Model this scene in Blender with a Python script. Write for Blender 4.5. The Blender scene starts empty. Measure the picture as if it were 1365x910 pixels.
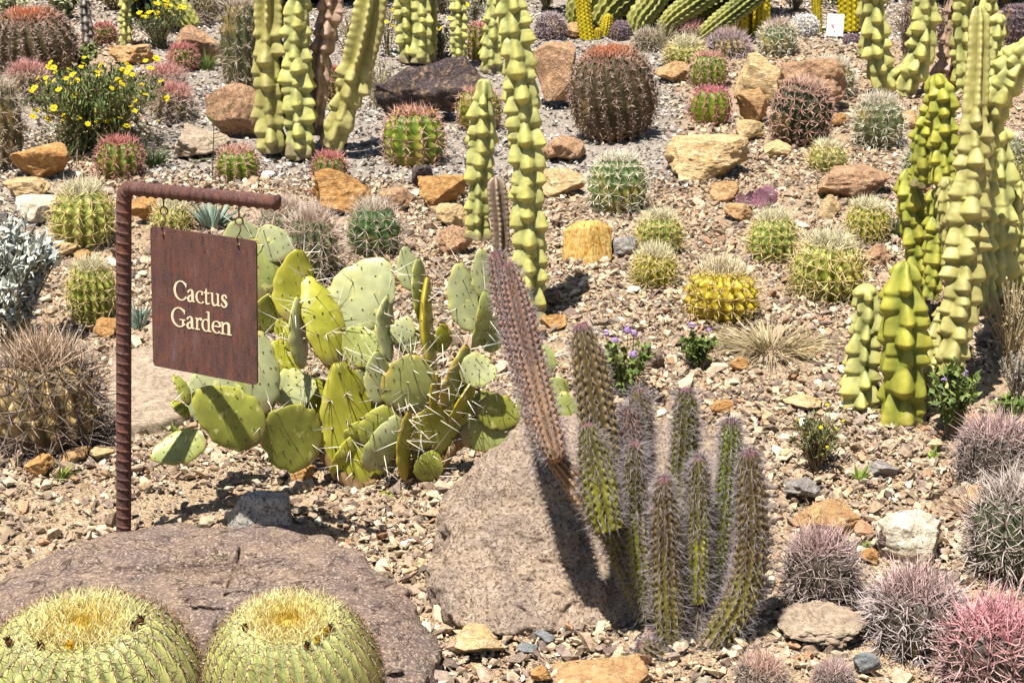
import bpy, bmesh, math
import numpy as np
from mathutils import Vector
pi = math.pi
S = bpy.context.scene
COL = S.collection

# ------------------------------------------------------------------ camera
FX = 1365 * 60.0 / 36.0
PITCH = math.radians(13.0)
SLOPE = math.tan(math.radians(7.5))
HC = 2.21 / math.cos(math.radians(7.5))
CP, SP = math.cos(PITCH), math.sin(PITCH)
cd = bpy.data.cameras.new('camera')
cd.lens = 60; cd.sensor_width = 36; cd.clip_end = 2000; cd.clip_start = .05
cam = bpy.data.objects.new('camera', cd); COL.objects.link(cam)
cam.location = (0, 0, HC); cam.rotation_euler = (pi / 2 - PITCH, 0, 0)
S.camera = cam

def ray(px, py):
    a = (px - 682.5) / FX; b = (py - 455) / FX
    return np.array([a, CP - b * SP, -SP - b * CP])
def G(px, py):
    d = ray(px, py); t = HC / (SLOPE * d[1] - d[2])
    return np.array([0, 0, HC]) + t * d
def P(px, py, Y):
    d = ray(px, py); return np.array([0, 0, HC]) + d * (Y / d[1])
def sc(p):
    return FX / (p[1] * CP - (p[2] - HC) * SP)
def proj(V):
    zc = V[:, 1] * CP - (V[:, 2] - HC) * SP; yc = V[:, 1] * SP + (V[:, 2] - HC) * CP
    return 682.5 + FX * V[:, 0] / zc, 455 - FX * yc / zc
def gz(x, y):
    y = np.asarray(y, float); x = np.asarray(x, float)
    b = .010 * np.sin(2.1 * x + 1.3 * y) + .008 * np.sin(3.7 * y - 1.9 * x + 1) + .006 * np.sin(5.3 * x + 2.2 * y + 2)
    yy = np.clip(y, 1.5, 40)
    return SLOPE * yy + b * np.clip((22 - np.abs(y)) / 8, 0, 1)

# ------------------------------------------------------------------ numeric helpers
def rng_(k): return np.random.default_rng(k)
def unit(v): return v / np.maximum(np.linalg.norm(v, axis=-1, keepdims=True), 1e-9)
def hash3(i, j, k, s):
    h = (i.astype(np.uint32) * np.uint32(374761393) + j.astype(np.uint32) * np.uint32(668265263)
         + k.astype(np.uint32) * np.uint32(2147483647) + np.uint32((s * 974711) & 0xffffffff))
    h = (h ^ (h >> np.uint32(13))) * np.uint32(1274126177)
    h = h ^ (h >> np.uint32(16))
    return (h & np.uint32(0xffff)).astype(float) / 65535.
def vnoise(p, s=0):
    p = np.asarray(p, float); f0 = np.floor(p); f = p - f0; f = f * f * (3 - 2 * f)
    i = f0.astype(np.int64) & 0xffff
    out = 0
    for a in (0, 1):
        for b in (0, 1):
            for c in (0, 1):
                w = (f[:, 0] if a else 1 - f[:, 0]) * (f[:, 1] if b else 1 - f[:, 1]) * (f[:, 2] if c else 1 - f[:, 2])
                out = out + w * hash3(i[:, 0] + a, i[:, 1] + b, i[:, 2] + c, s)
    return out * 2 - 1
def fbm(p, o=4, s=0):
    a, t = 1., 0
    for k in range(o):
        t = t + a * vnoise(p * 2 ** k + 17.3 * k, s + k); a *= .5
    return t
KLIT = 1.78
def A(*c):
    """lit picture colour (0..255) -> surface base colour"""
    c = np.array(c, float) / 255
    l = np.where(c <= .04045, c / 12.92, ((c + .055) / 1.055) ** 2.4)
    return np.minimum(l / KLIT, .82)
def AR(*c):
    """the same for stone, whose broken faces rarely meet the sun square on"""
    return np.minimum(A(*c) * 1.52, .8)
def AG(*c): return np.minimum(A(*c) * 1.30, .8)
def mix(a, b, t):
    t = np.asarray(t)[..., None]; return np.asarray(a) * (1 - t) + np.asarray(b) * t
def sst(x, a, b):
    t = np.clip((x - a) / (b - a), 0, 1); return t * t * (3 - 2 * t)

# ------------------------------------------------------------------ mesh builder
class MB:
    def __init__(s): s.V = []; s.F = []; s.C = []; s.n = 0
    def add(s, V, F, C):
        V = np.asarray(V, float); F = np.asarray(F, np.int64)
        if F.size == 0: return s
        if F.shape[1] == 4: F = np.concatenate([F[:, [0, 1, 2]], F[:, [0, 2, 3]]])
        C = np.asarray(C, float)
        if C.ndim == 1: C = np.tile(C, (len(V), 1))
        s.V.append(V); s.F.append(F + s.n); s.C.append(C); s.n += len(V); return s
    def build(s, name, mat, parent=None, smooth=False, stuff=False):
        V = np.concatenate(s.V).astype(np.float32); F = np.concatenate(s.F).astype(np.int32); C = np.concatenate(s.C)
        me = bpy.data.meshes.new(name)
        me.vertices.add(len(V)); me.vertices.foreach_set('co', V.ravel())
        me.loops.add(F.size); me.loops.foreach_set('vertex_index', F.ravel())
        me.polygons.add(len(F)); me.polygons.foreach_set('loop_start', np.arange(0, F.size, 3, dtype=np.int32))
        me.polygons.foreach_set('use_smooth', np.full(len(F), bool(smooth)))
        at = me.color_attributes.new('col', 'FLOAT_COLOR', 'POINT')
        c4 = np.ones((len(V), 4), np.float32); c4[:, :3] = C
        at.data.foreach_set('color', c4.ravel())
        me.update(); me.materials.append(mat)
        o = bpy.data.objects.new(name, me); COL.objects.link(o)
        if parent is not None: o.parent = parent
        if stuff: o['kind'] = 'stuff'
        return o

def thing(name, label, cat, loc, group=None, rotz=0):
    o = bpy.data.objects.new(name, None); COL.objects.link(o)
    o.empty_display_size = .05
    o.location = loc; o.rotation_euler = (0, 0, rotz)
    o['label'] = label; o['category'] = cat
    if group: o['group'] = group
    return o
def tag(o, label, cat, group=None):
    o['label'] = label; o['category'] = cat
    if group: o['group'] = group
    return o

def grid_faces(nr, nt, off=0):
    i, j = np.meshgrid(np.arange(nr - 1), np.arange(nt), indexing='ij')
    a = i * nt + j; b = i * nt + (j + 1) % nt
    return np.stack([a, b, b + nt, a + nt], -1).reshape(-1, 4) + off
def cap_faces(start, nt, c, flip=False):
    j = np.arange(nt); a = start + j; b = start + (j + 1) % nt
    f = np.stack([a, b, np.full(nt, c)], -1)
    return f[:, ::-1] if flip else f

def spines(mb, Pt, D, L, W, cb, ct, rng, bend=None):
    """tapered needles; bend = (N,3) offset of the tip makes them curved"""
    N = len(Pt)
    if N == 0: return
    D = unit(D); L = np.broadcast_to(L, (N,))[:, None]; W = np.broadcast_to(W, (N,))[:, None]
    a = unit(np.cross(D, rng.normal(size=(N, 3)))); b = np.cross(D, a)
    ring = [Pt + W * (a * math.cos(k * 2.0944) + b * math.sin(k * 2.0944)) for k in range(3)]
    cb = np.broadcast_to(cb, (N, 3)); ct = np.broadcast_to(ct, (N, 3))
    if bend is None:
        V = np.stack(ring + [Pt + D * L], 1).reshape(-1, 3)
        C = np.stack([cb, cb, cb, ct], 1).reshape(-1, 3)
        f = np.array([[0, 1, 3], [1, 2, 3], [2, 0, 3]])
        F = (np.arange(N)[:, None, None] * 4 + f).reshape(-1, 3)
    else:
        off = D * L * .5 + bend * .25
        mid = [r * .8 + Pt * .2 + off for r in ring]
        V = np.stack(ring + mid + [Pt + D * L * .95 + bend], 1).reshape(-1, 3)
        cm = (cb + ct) / 2
        C = np.stack([cb] * 3 + [cm] * 3 + [ct], 1).reshape(-1, 3)
        f = np.array([[0, 1, 4], [0, 4, 3], [1, 2, 5], [1, 5, 4], [2, 0, 3], [2, 3, 5], [3, 4, 6], [4, 5, 6], [5, 3, 6]])
        F = (np.arange(N)[:, None, None] * 7 + f).reshape(-1, 3)
    mb.add(V, F, C)

def crom(pts, n):
    pts = np.asarray(pts, float)
    if len(pts) == 2: pts = np.array([pts[0], (pts[0] + pts[1]) / 2, pts[1]])
    p = np.vstack([2 * pts[0] - pts[1], pts, 2 * pts[-1] - pts[-2]])
    seg = np.linalg.norm(np.diff(pts[:, :3], axis=0), axis=1); cum = np.concatenate([[0], np.cumsum(seg)])
    out = []
    for s in np.linspace(0, cum[-1], n):
        k = min(np.searchsorted(cum, s, 'right') - 1, len(pts) - 2); t = (s - cum[k]) / max(seg[k], 1e-9)
        a, b, c, d = p[k], p[k + 1], p[k + 2], p[k + 3]
        out.append(.5 * (2 * b + (c - a) * t + (2 * a - 5 * b + 4 * c - d) * t * t + (3 * b - a - 3 * c + d) * t ** 3))
    return np.array(out)
def frames(C):
    T = unit(np.gradient(C, axis=0))
    n0 = np.array([0, -1., 0]); n0 = n0 - T[0] * n0.dot(T[0])
    if np.linalg.norm(n0) < .1: n0 = np.array([0, 0, 1.]) - T[0] * T[0][2]
    N = [unit(n0)]
    for t in T[1:]:
        v = N[-1] - t * N[-1].dot(t); N.append(unit(v))
    N = np.array(N); return T, N, np.cross(T, N)
def tube(mb, pts, r, col, nt=8, n=None):
    pts = np.asarray(pts, float); n = n or max(4, 3 * len(pts))
    rr = np.broadcast_to(r, (len(pts),)) if np.ndim(r) else np.full(len(pts), r)
    C = crom(np.hstack([pts, rr[:, None]]), n); r = C[:, 3]; C = C[:, :3]
    T, N, B = frames(C); th = np.arange(nt) * 2 * pi / nt
    V = C[:, None] + r[:, None, None] * (N[:, None] * np.cos(th)[None, :, None] + B[:, None] * np.sin(th)[None, :, None])
    V = np.vstack([V.reshape(-1, 3), C[0], C[-1]])
    F = grid_faces(n, nt); F = np.concatenate([F[:, [0, 1, 2]], F[:, [0, 2, 3]], cap_faces(0, nt, n * nt, True), cap_faces((n - 1) * nt, nt, n * nt + 1)])
    mb.add(V, F, col)

# ------------------------------------------------------------------ materials
def nodes(name, rough=.6, spec=.3):
    m = bpy.data.materials.new(name); m.use_nodes = True
    nt = m.node_tree; b = nt.nodes['Principled BSDF']
    b.inputs['Roughness'].default_value = rough; b.inputs['Specular IOR Level'].default_value = spec
    return m, nt, b
def N(nt, t, **kw):
    n = nt.nodes.new(t)
    for k, v in kw.items():
        if k in n.inputs.keys(): n.inputs[k].default_value = v
        else: setattr(n, k, v)
    return n
def ramp(nt, fac, stops):
    r = nt.nodes.new('ShaderNodeValToRGB'); e = r.color_ramp.elements
    while len(e) < len(stops): e.new(.5)
    for el, (p, c) in zip(e, stops):
        el.position = p
        c = (c, c, c) if np.ndim(c) == 0 else c
        el.color = (*[float(x) for x in c], 1)
    nt.links.new(fac, r.inputs['Fac']); return r.outputs['Color']
def mixc(nt, a, b, f, mode='MIX'):
    m = nt.nodes.new('ShaderNodeMix'); m.data_type = 'RGBA'; m.blend_type = mode; m.clamp_factor = True
    def put(s, v):
        if isinstance(v, bpy.types.NodeSocket): nt.links.new(v, s)
        elif np.ndim(v) == 0: s.default_value = float(v) if s.type == 'VALUE' else (v, v, v, 1)
        else: s.default_value = (*[float(x) for x in v], 1)
    put(m.inputs[0], f); put(m.inputs[6], a); put(m.inputs[7], b)
    return m.outputs[2]
def bump(nt, b, h, st, dist=.01, prev=None):
    n = nt.nodes.new('ShaderNodeBump'); n.inputs['Strength'].default_value = st; n.inputs['Distance'].default_value = dist
    nt.links.new(h, n.inputs['Height'])
    if prev: nt.links.new(prev, n.inputs['Normal'])
    nt.links.new(n.outputs[0], b.inputs['Normal']); return n.outputs[0]

def attr_mat(name, rough=.55, spec=.3, var=.25, scale=60, bmp=0, blotch=None, scar=None):
    m, nt, b = nodes(name, rough, spec)
    a = N(nt, 'ShaderNodeVertexColor', layer_name='col')
    tc = N(nt, 'ShaderNodeTexCoord')
    n1 = N(nt, 'ShaderNodeTexNoise', Scale=scale, Detail=4.0); nt.links.new(tc.outputs['Object'], n1.inputs['Vector'])
    f = ramp(nt, n1.outputs[0], [(.3, 1 - var), (.7, 1 + var)])
    c = mixc(nt, a.outputs[0], f, 1.0, 'MULTIPLY')
    if blotch is not None:
        n2 = N(nt, 'ShaderNodeTexNoise', Scale=blotch[1], Detail=5.0, Roughness=.65); nt.links.new(tc.outputs['Object'], n2.inputs['Vector'])
        k = ramp(nt, n2.outputs[0], [(blotch[2], 0.), (blotch[2] + .06, 1.)])
        c = mixc(nt, c, blotch[0], k)
    if scar is not None:
        n3 = N(nt, 'ShaderNodeTexNoise', Scale=scar[1], Detail=6.0, Roughness=.7); nt.links.new(tc.outputs['Object'], n3.inputs['Vector'])
        c = mixc(nt, c, scar[0], ramp(nt, n3.outputs[0], [(scar[2], 0.), (scar[2] + .05, .85)]))
    nt.links.new(c, b.inputs['Base Color'])
    if bmp: bump(nt, b, n1.outputs[0], bmp, .004)
    return m
M = {}
M['flesh'] = attr_mat('cactus_flesh', .5, .35, .16, 45, .15)
M['spine'] = attr_mat('spine', .6, .25, .12, 300)
M['totem'] = attr_mat('totem_flesh', .5, .3, .16, 30, .25, (A(206, 188, 160), 22, .655), (A(120, 98, 76), 60, .70))
M['pad'] = attr_mat('pad_flesh', .45, .4, .2, 22, .25, (A(236, 230, 140), 26, .60), (A(150, 128, 100), 45, .68))
M['leaf'] = attr_mat('leaf', .55, .3, .2, 80)
M['petal'] = attr_mat('petal', .6, .2, .1, 200)
M['stem'] = attr_mat('hairy_stem_flesh', .6, .25, .25, 55, .15)
M['stone'] = attr_mat('gravel_stone', .9, .12, .35, 90, .35)

def rockmat(name, c1, c2, c3, crack=AR(70, 50, 40), sc_=5., strat=0, speck=None, crk=.5, bmp=.7, bsc=45):
    m, nt, b = nodes(name, .92, .12)
    tc = N(nt, 'ShaderNodeTexCoord'); ob = tc.outputs['Object']
    mp = N(nt, 'ShaderNodeMapping'); nt.links.new(ob, mp.inputs['Vector'])
    if strat: mp.inputs['Scale'].default_value = (1, 1, strat); mp.inputs['Rotation'].default_value = (.25, .3, 0)
    v = mp.outputs[0]
    n1 = N(nt, 'ShaderNodeTexNoise', Scale=sc_, Detail=6.0, Roughness=.65, Distortion=.4); nt.links.new(v, n1.inputs['Vector'])
    n2 = N(nt, 'ShaderNodeTexNoise', Scale=sc_ * 3.1, Detail=8.0, Roughness=.7); nt.links.new(v, n2.inputs['Vector'])
    n3 = N(nt, 'ShaderNodeTexNoise', Scale=bsc, Detail=8.0, Roughness=.7); nt.links.new(ob, n3.inputs['Vector'])
    c = mixc(nt, c1, c2, ramp(nt, n1.outputs[0], [(.4, 0.), (.6, 1.)]))
    c = mixc(nt, c, c3, ramp(nt, n2.outputs[0], [(.52, 0.), (.64, 1.)]))
    c = mixc(nt, c, ramp(nt, n3.outputs[0], [(.3, .45), (.5, 1.), (.7, 1.4)]), .85, 'MULTIPLY')
    if speck is not None:
        vo = N(nt, 'ShaderNodeTexVoronoi', Scale=150.0); nt.links.new(ob, vo.inputs['Vector'])
        wn = N(nt, 'ShaderNodeTexNoise', Scale=130.0, Detail=4.0); nt.links.new(ob, wn.inputs['Vector'])
        c = mixc(nt, c, speck, ramp(nt, wn.outputs[0], [(.54, 0.), (.62, .85)]))
    # wandering fractures: thin iso-lines of a warped noise
    n4 = N(nt, 'ShaderNodeTexNoise', Scale=sc_ * .9, Detail=5.0, Roughness=.6, Distortion=.8); nt.links.new(v, n4.inputs['Vector'])
    line = ramp(nt, n4.outputs[0], [(.486, 0.), (.498, 1.), (.51, 0.)])
    msk = ramp(nt, n2.outputs[0], [(.42, 0.), (.5, 1.)])
    cr = mixc(nt, 0., line, msk, 'MIX')
    crf = mixc(nt, 0., cr, crk)
    c = mixc(nt, c, crack, crf)
    nt.links.new(c, b.inputs['Base Color'])
    p = bump(nt, b, n3.outputs[0], bmp, .02)
    p = bump(nt, b, n2.outputs[0], bmp, .05, p)
    iv = N(nt, 'ShaderNodeInvert'); nt.links.new(cr, iv.inputs['Color'])
    bump(nt, b, iv.outputs[0], crk, .02, p)
    return m
M['rk_brown'] = rockmat('brown_rock', AR(178, 150, 132), AR(150, 130, 122), AR(206, 178, 152), AR(50, 36, 32), 5, 3, AR(236, 210, 184), .9, 1.0, 75)
M['rk_boulder'] = rockmat('tan_boulder', AR(224, 196, 168), AR(198, 176, 158), AR(234, 210, 184), AR(70, 54, 44), 7, 0, AR(130, 106, 90), .6, 1.0, 85)
M['rk_tan'] = rockmat('tan_rock', AR(214, 172, 122), AR(196, 150, 104), AR(226, 192, 146), AR(96, 66, 42), 9, 2)
M['rk_pink'] = rockmat('pinkish_rock', AR(206, 164, 124), AR(182, 142, 112), AR(216, 182, 144), AR(84, 60, 48), 8, 0, AR(140, 108, 90))
M['rk_orange'] = rockmat('orange_rock', AR(218, 166, 106), AR(200, 146, 88), AR(230, 192, 140), AR(112, 68, 34), 10, 2)
M['rk_white'] = rockmat('white_rock', AR(246, 232, 206), AR(232, 212, 180), AR(250, 242, 226), AR(150, 118, 88), 9, 0)
M['rk_cream'] = rockmat('cream_rock', AR(232, 200, 150), AR(216, 178, 124), AR(240, 216, 176), AR(104, 74, 46), 8, 3)
M['rk_dark'] = rockmat('dark_rock', AR(92, 80, 80), AR(76, 66, 68), AR(170, 140, 110), AR(24, 18, 18), 7, 0, AR(128, 110, 100), .6)  # third colour paints tan patches for the boulder's lit spots
M['rk_grey'] = rockmat('grey_rock', AR(176, 168, 158), AR(158, 148, 140), AR(192, 184, 172), AR(84, 72, 64), 9, 2)
M['rk_blue'] = rockmat('bluegrey_rock', AR(158, 160, 158), AR(140, 142, 144), AR(176, 176, 170), AR(70, 66, 62), 9)
M['rk_pale'] = rockmat('pale_speckled_rock', AR(214, 206, 194), AR(190, 180, 168), AR(228, 220, 206), AR(60, 52, 46), 11, 0, AR(110, 98, 88), .7)
M['rk_slab'] = rockmat('slab_rock', AR(198, 176, 150), AR(180, 158, 136), AR(210, 190, 164), AR(76, 58, 46), 6, 3)
m, nt, b = nodes('yellow_banded_rock', .7, .2)
tc = N(nt, 'ShaderNodeTexCoord'); mp = N(nt, 'ShaderNodeMapping', Scale=(1, 1, .04), Rotation=(0, .12, 0)); nt.links.new(tc.outputs['Object'], mp.inputs['Vector'])
n1 = N(nt, 'ShaderNodeTexNoise', Scale=75.0, Detail=5.0); nt.links.new(mp.outputs[0], n1.inputs['Vector'])
nt.links.new(ramp(nt, n1.outputs[0], [(.3, A(160, 104, 40)), (.42, A(226, 172, 80)), (.52, A(242, 212, 136)), (.6, A(220, 156, 60)), (.75, A(246, 228, 176))]), b.inputs['Base Color'])
bump(nt, b, n1.outputs[0], .5, .01); M['rk_yellow'] = m

# rust
m, nt, b = nodes('rusted_steel', .8, .25)
tc = N(nt, 'ShaderNodeTexCoord')
mp = N(nt, 'ShaderNodeMapping', Scale=(1, 1, .28)); nt.links.new(tc.outputs['Object'], mp.inputs['Vector'])
n1 = N(nt, 'ShaderNodeTexNoise', Scale=22.0, Detail=9.0, Roughness=.75); nt.links.new(mp.outputs[0], n1.inputs['Vector'])
n2 = N(nt, 'ShaderNodeTexNoise', Scale=320.0, Detail=4.0, Roughness=.7); nt.links.new(tc.outputs['Object'], n2.inputs['Vector'])
n3 = N(nt, 'ShaderNodeTexNoise', Scale=70.0, Detail=6.0, Roughness=.75); nt.links.new(mp.outputs[0], n3.inputs['Vector'])
c = ramp(nt, n1.outputs[0], [(.3, A(66, 44, 46)), (.43, A(100, 72, 68)), (.54, A(118, 78, 66)), (.66, A(128, 104, 106))])
c = mixc(nt, c, A(142, 84, 58), ramp(nt, n3.outputs[0], [(.52, 0.), (.62, .9)]))
c = mixc(nt, c, A(48, 28, 26), ramp(nt, n3.outputs[0], [(.34, .95), (.43, 0.)]))
c = mixc(nt, c, A(170, 148, 146), ramp(nt, n2.outputs[0], [(.55, 0.), (.66, .75)]))
nt.links.new(c, b.inputs['Base Color']); bump(nt, b, n2.outputs[0], .35, .002); M['rust'] = m
m, nt, b = nodes('cream_paint', .6, .3)
n1 = N(nt, 'ShaderNodeTexNoise', Scale=40.0); nt.links.new(ramp(nt, n1.outputs[0], [(.35, (.72, .62, .44)), (.7, (.62, .46, .27))]), b.inputs['Base Color']); M['cream'] = m
m, nt, b = nodes('white_card', .5, .4); n1 = N(nt, 'ShaderNodeTexNoise', Scale=30.0); nt.links.new(ramp(nt, n1.outputs[0], [(.3, .78), (.7, .82)]), b.inputs['Base Color']); M['card'] = m
# ------------------------------------------------------------------ barrel cacti
def STYLE(**k):
    d = dict(ribs=16, dep=.16, tub=.04, na=11, ns=8, L=.26, W=.010, bend=.25, spread=(45, 80), toplong=1.3, curl=.12,
             val=A(110, 118, 50), rid=A(170, 172, 80), low=A(150, 120, 80), lowk=.3, sb=A(200, 170, 130), st=A(230, 210, 180),
             tb=None, tt=None, ncr=120, crL=.25, crown=A(220, 200, 140), crk=.8, pw=.72, hair=0, wool=0, phmax=.86, tipk=.35)
    d.update(k); return d
STY = {
 'gold': STYLE(ribs=31, dep=.135, na=24, ns=7, L=.125, W=.0034, val=A(166, 174, 112), rid=A(232, 226, 132), sb=A(150, 122, 84), st=A(120, 92, 60),
               tb=A(235, 215, 140), tt=A(244, 232, 176), ncr=1300, crL=.15, crown=A(238, 200, 84), wool=1, lowk=0, toplong=1.3, tub=.0, curl=.05, tipk=.26, smooth=1),
 'redbig': STYLE(ribs=21, dep=.17, na=17, ns=11, L=.165, W=.0072, val=A(86, 82, 54), rid=A(128, 98, 68), low=A(110, 72, 50), lowk=.85, sb=A(134, 96, 76), st=A(202, 172, 148),
                 tb=A(178, 92, 60), tt=A(222, 150, 104), ncr=700, crL=.2, crown=A(226, 120, 60), pw=.85, cr=.2),
 'red': STYLE(ribs=15, dep=.2, na=8, ns=9, L=.38, W=.012, val=A(96, 118, 34), rid=A(156, 160, 60), sb=A(176, 84, 78), st=A(226, 150, 132),
              tb=A(196, 80, 76), tt=A(228, 130, 116), ncr=160, crL=.34, crown=A(204, 110, 70), curl=.25, pw=.62),
 'redgreen': STYLE(ribs=13, dep=.2, na=9, ns=9, L=.30, W=.0105, val=A(92, 124, 26), rid=A(178, 182, 62), low=A(160, 120, 66), lowk=.6, sb=A(190, 128, 104), st=A(228, 180, 150),
                   tb=A(200, 112, 100), tt=A(230, 164, 140), ncr=160, crL=.28, crown=A(204, 140, 70), curl=.25, pw=.6),
 'pink': STYLE(ribs=15, dep=.14, na=9, ns=10, L=.46, W=.012, val=A(104, 98, 62), rid=A(130, 116, 80), sb=A(178, 152, 130), st=A(214, 188, 168),
               tb=A(220, 120, 112), tt=A(238, 158, 148), ncr=260, crL=.40, crown=A(222, 128, 110), curl=.35, spread=(20, 80), hair=650, tipk=.55),
 'hedge': STYLE(ribs=15, dep=.14, na=10, ns=9, L=.50, W=.0130, val=A(84, 74, 62), rid=A(104, 92, 74), sb=A(122, 98, 92), st=A(196, 168, 158),
                tb=A(186, 128, 126), tt=A(216, 168, 162), ncr=150, crL=.5, crown=A(176, 110, 110), curl=.5, spread=(20, 82), hair=420, tipk=.45),
 'hedgepink': STYLE(ribs=15, dep=.14, na=10, ns=9, L=.52, W=.0140, val=A(84, 70, 62), rid=A(104, 90, 74), sb=A(140, 100, 96), st=A(212, 158, 154),
                tb=A(214, 108, 122), tt=A(238, 150, 158), ncr=220, crL=.5, crown=A(220, 110, 120), curl=.5, spread=(20, 82), hair=420, tipk=.6),
 'greyspiny': STYLE(ribs=14, dep=.14, na=8, ns=9, L=.46, W=.0105, val=A(96, 92, 60), rid=A(126, 116, 76), sb=A(164, 144, 120), st=A(214, 198, 176),
                ncr=160, crL=.5, crown=A(190, 150, 120), curl=.3, spread=(15, 75), hair=700),
 'pale': STYLE(ribs=16, dep=.19, na=8, ns=8, L=.42, W=.0095, val=A(134, 146, 56), rid=A(216, 214, 100), sb=A(190, 160, 100), st=A(232, 216, 160),
               tb=A(226, 206, 150), tt=A(240, 230, 196), ncr=420, crL=.5, crown=A(236, 222, 180), curl=.38, toplong=1.5, tub=.06, hair=130),
 'yellow': STYLE(ribs=16, dep=.2, na=7, ns=8, L=.32, W=.010, val=A(186, 156, 18), rid=A(244, 218, 60), sb=A(150, 110, 50), st=A(226, 206, 150),
               tb=A(214, 190, 140), tt=A(238, 224, 190), ncr=480, crL=.5, crown=A(224, 202, 160), curl=.35, toplong=1.6, tub=.07, hair=80),
 'green': STYLE(ribs=16, dep=.18, na=9, ns=9, L=.30, W=.010, val=A(84, 110, 54), rid=A(144, 162, 88), sb=A(200, 186, 150), st=A(238, 230, 206),
               ncr=240, crL=.34, crown=A(222, 210, 180), curl=.2, toplong=1.4, hair=60),
 'greengrey': STYLE(ribs=15, dep=.18, na=9, ns=10, L=.36, W=.010, val=A(92, 108, 70), rid=A(146, 154, 104), sb=A(206, 190, 158), st=A(240, 230, 206),
               ncr=260, crL=.4, crown=A(220, 200, 170), curl=.3, spread=(20, 78), toplong=1.5, hair=200),
 'dark': STYLE(ribs=18, dep=.16, na=10, ns=10, L=.32, W=.011, val=A(44, 56, 30), rid=A(66, 76, 44), sb=A(160, 110, 96), st=A(222, 188, 164),
               ncr=200, crL=.3, crown=A(170, 130, 110), curl=.15, hair=100),
 'purple': STYLE(ribs=16, dep=.1, na=9, ns=9, L=.26, W=.013, val=A(80, 64, 70), rid=A(100, 84, 84), sb=A(120, 98, 104), st=A(160, 136, 140),
               ncr=200, crL=.26, crown=A(120, 70, 84), curl=.15, hair=200),
 'white': STYLE(ribs=14, dep=.1, na=9, ns=10, L=.22, W=.02, val=A(190, 184, 170), rid=A(220, 216, 206), sb=A(236, 230, 224), st=A(250, 246, 242),
               ncr=300, crL=.22, crown=A(244, 236, 232), curl=.3, hair=900),
 'longspine': STYLE(ribs=13, dep=.2, na=9, ns=9, L=.78, W=.0095, val=A(104, 92, 60), rid=A(214, 178, 116), low=A(130, 112, 90), lowk=.7, sb=A(84, 70, 64), st=A(160, 142, 128),
               tb=A(168, 140, 112), tt=A(214, 190, 164), ncr=200, crL=.8, crown=A(180, 140, 100), curl=.16, spread=(28, 86), toplong=1.15, hair=0),
 'whitespine': STYLE(ribs=13, dep=.2, na=8, ns=9, L=.50, W=.0085, val=A(60, 92, 40), rid=A(112, 138, 76), sb=A(190, 160, 140), st=A(240, 226, 208),
               ncr=130, crL=.55, crown=A(214, 190, 160), curl=.08, spread=(25, 80), toplong=1.2),
 'pinkspine': STYLE(ribs=13, dep=.2, na=8, ns=9, L=.66, W=.0085, val=A(84, 98, 60), rid=A(140, 140, 96), sb=A(180, 150, 130), st=A(236, 214, 196),
               ncr=200, crL=.66, crown=A(224, 190, 160), curl=.16, spread=(15, 75), toplong=1.1, hair=260),
}

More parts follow.
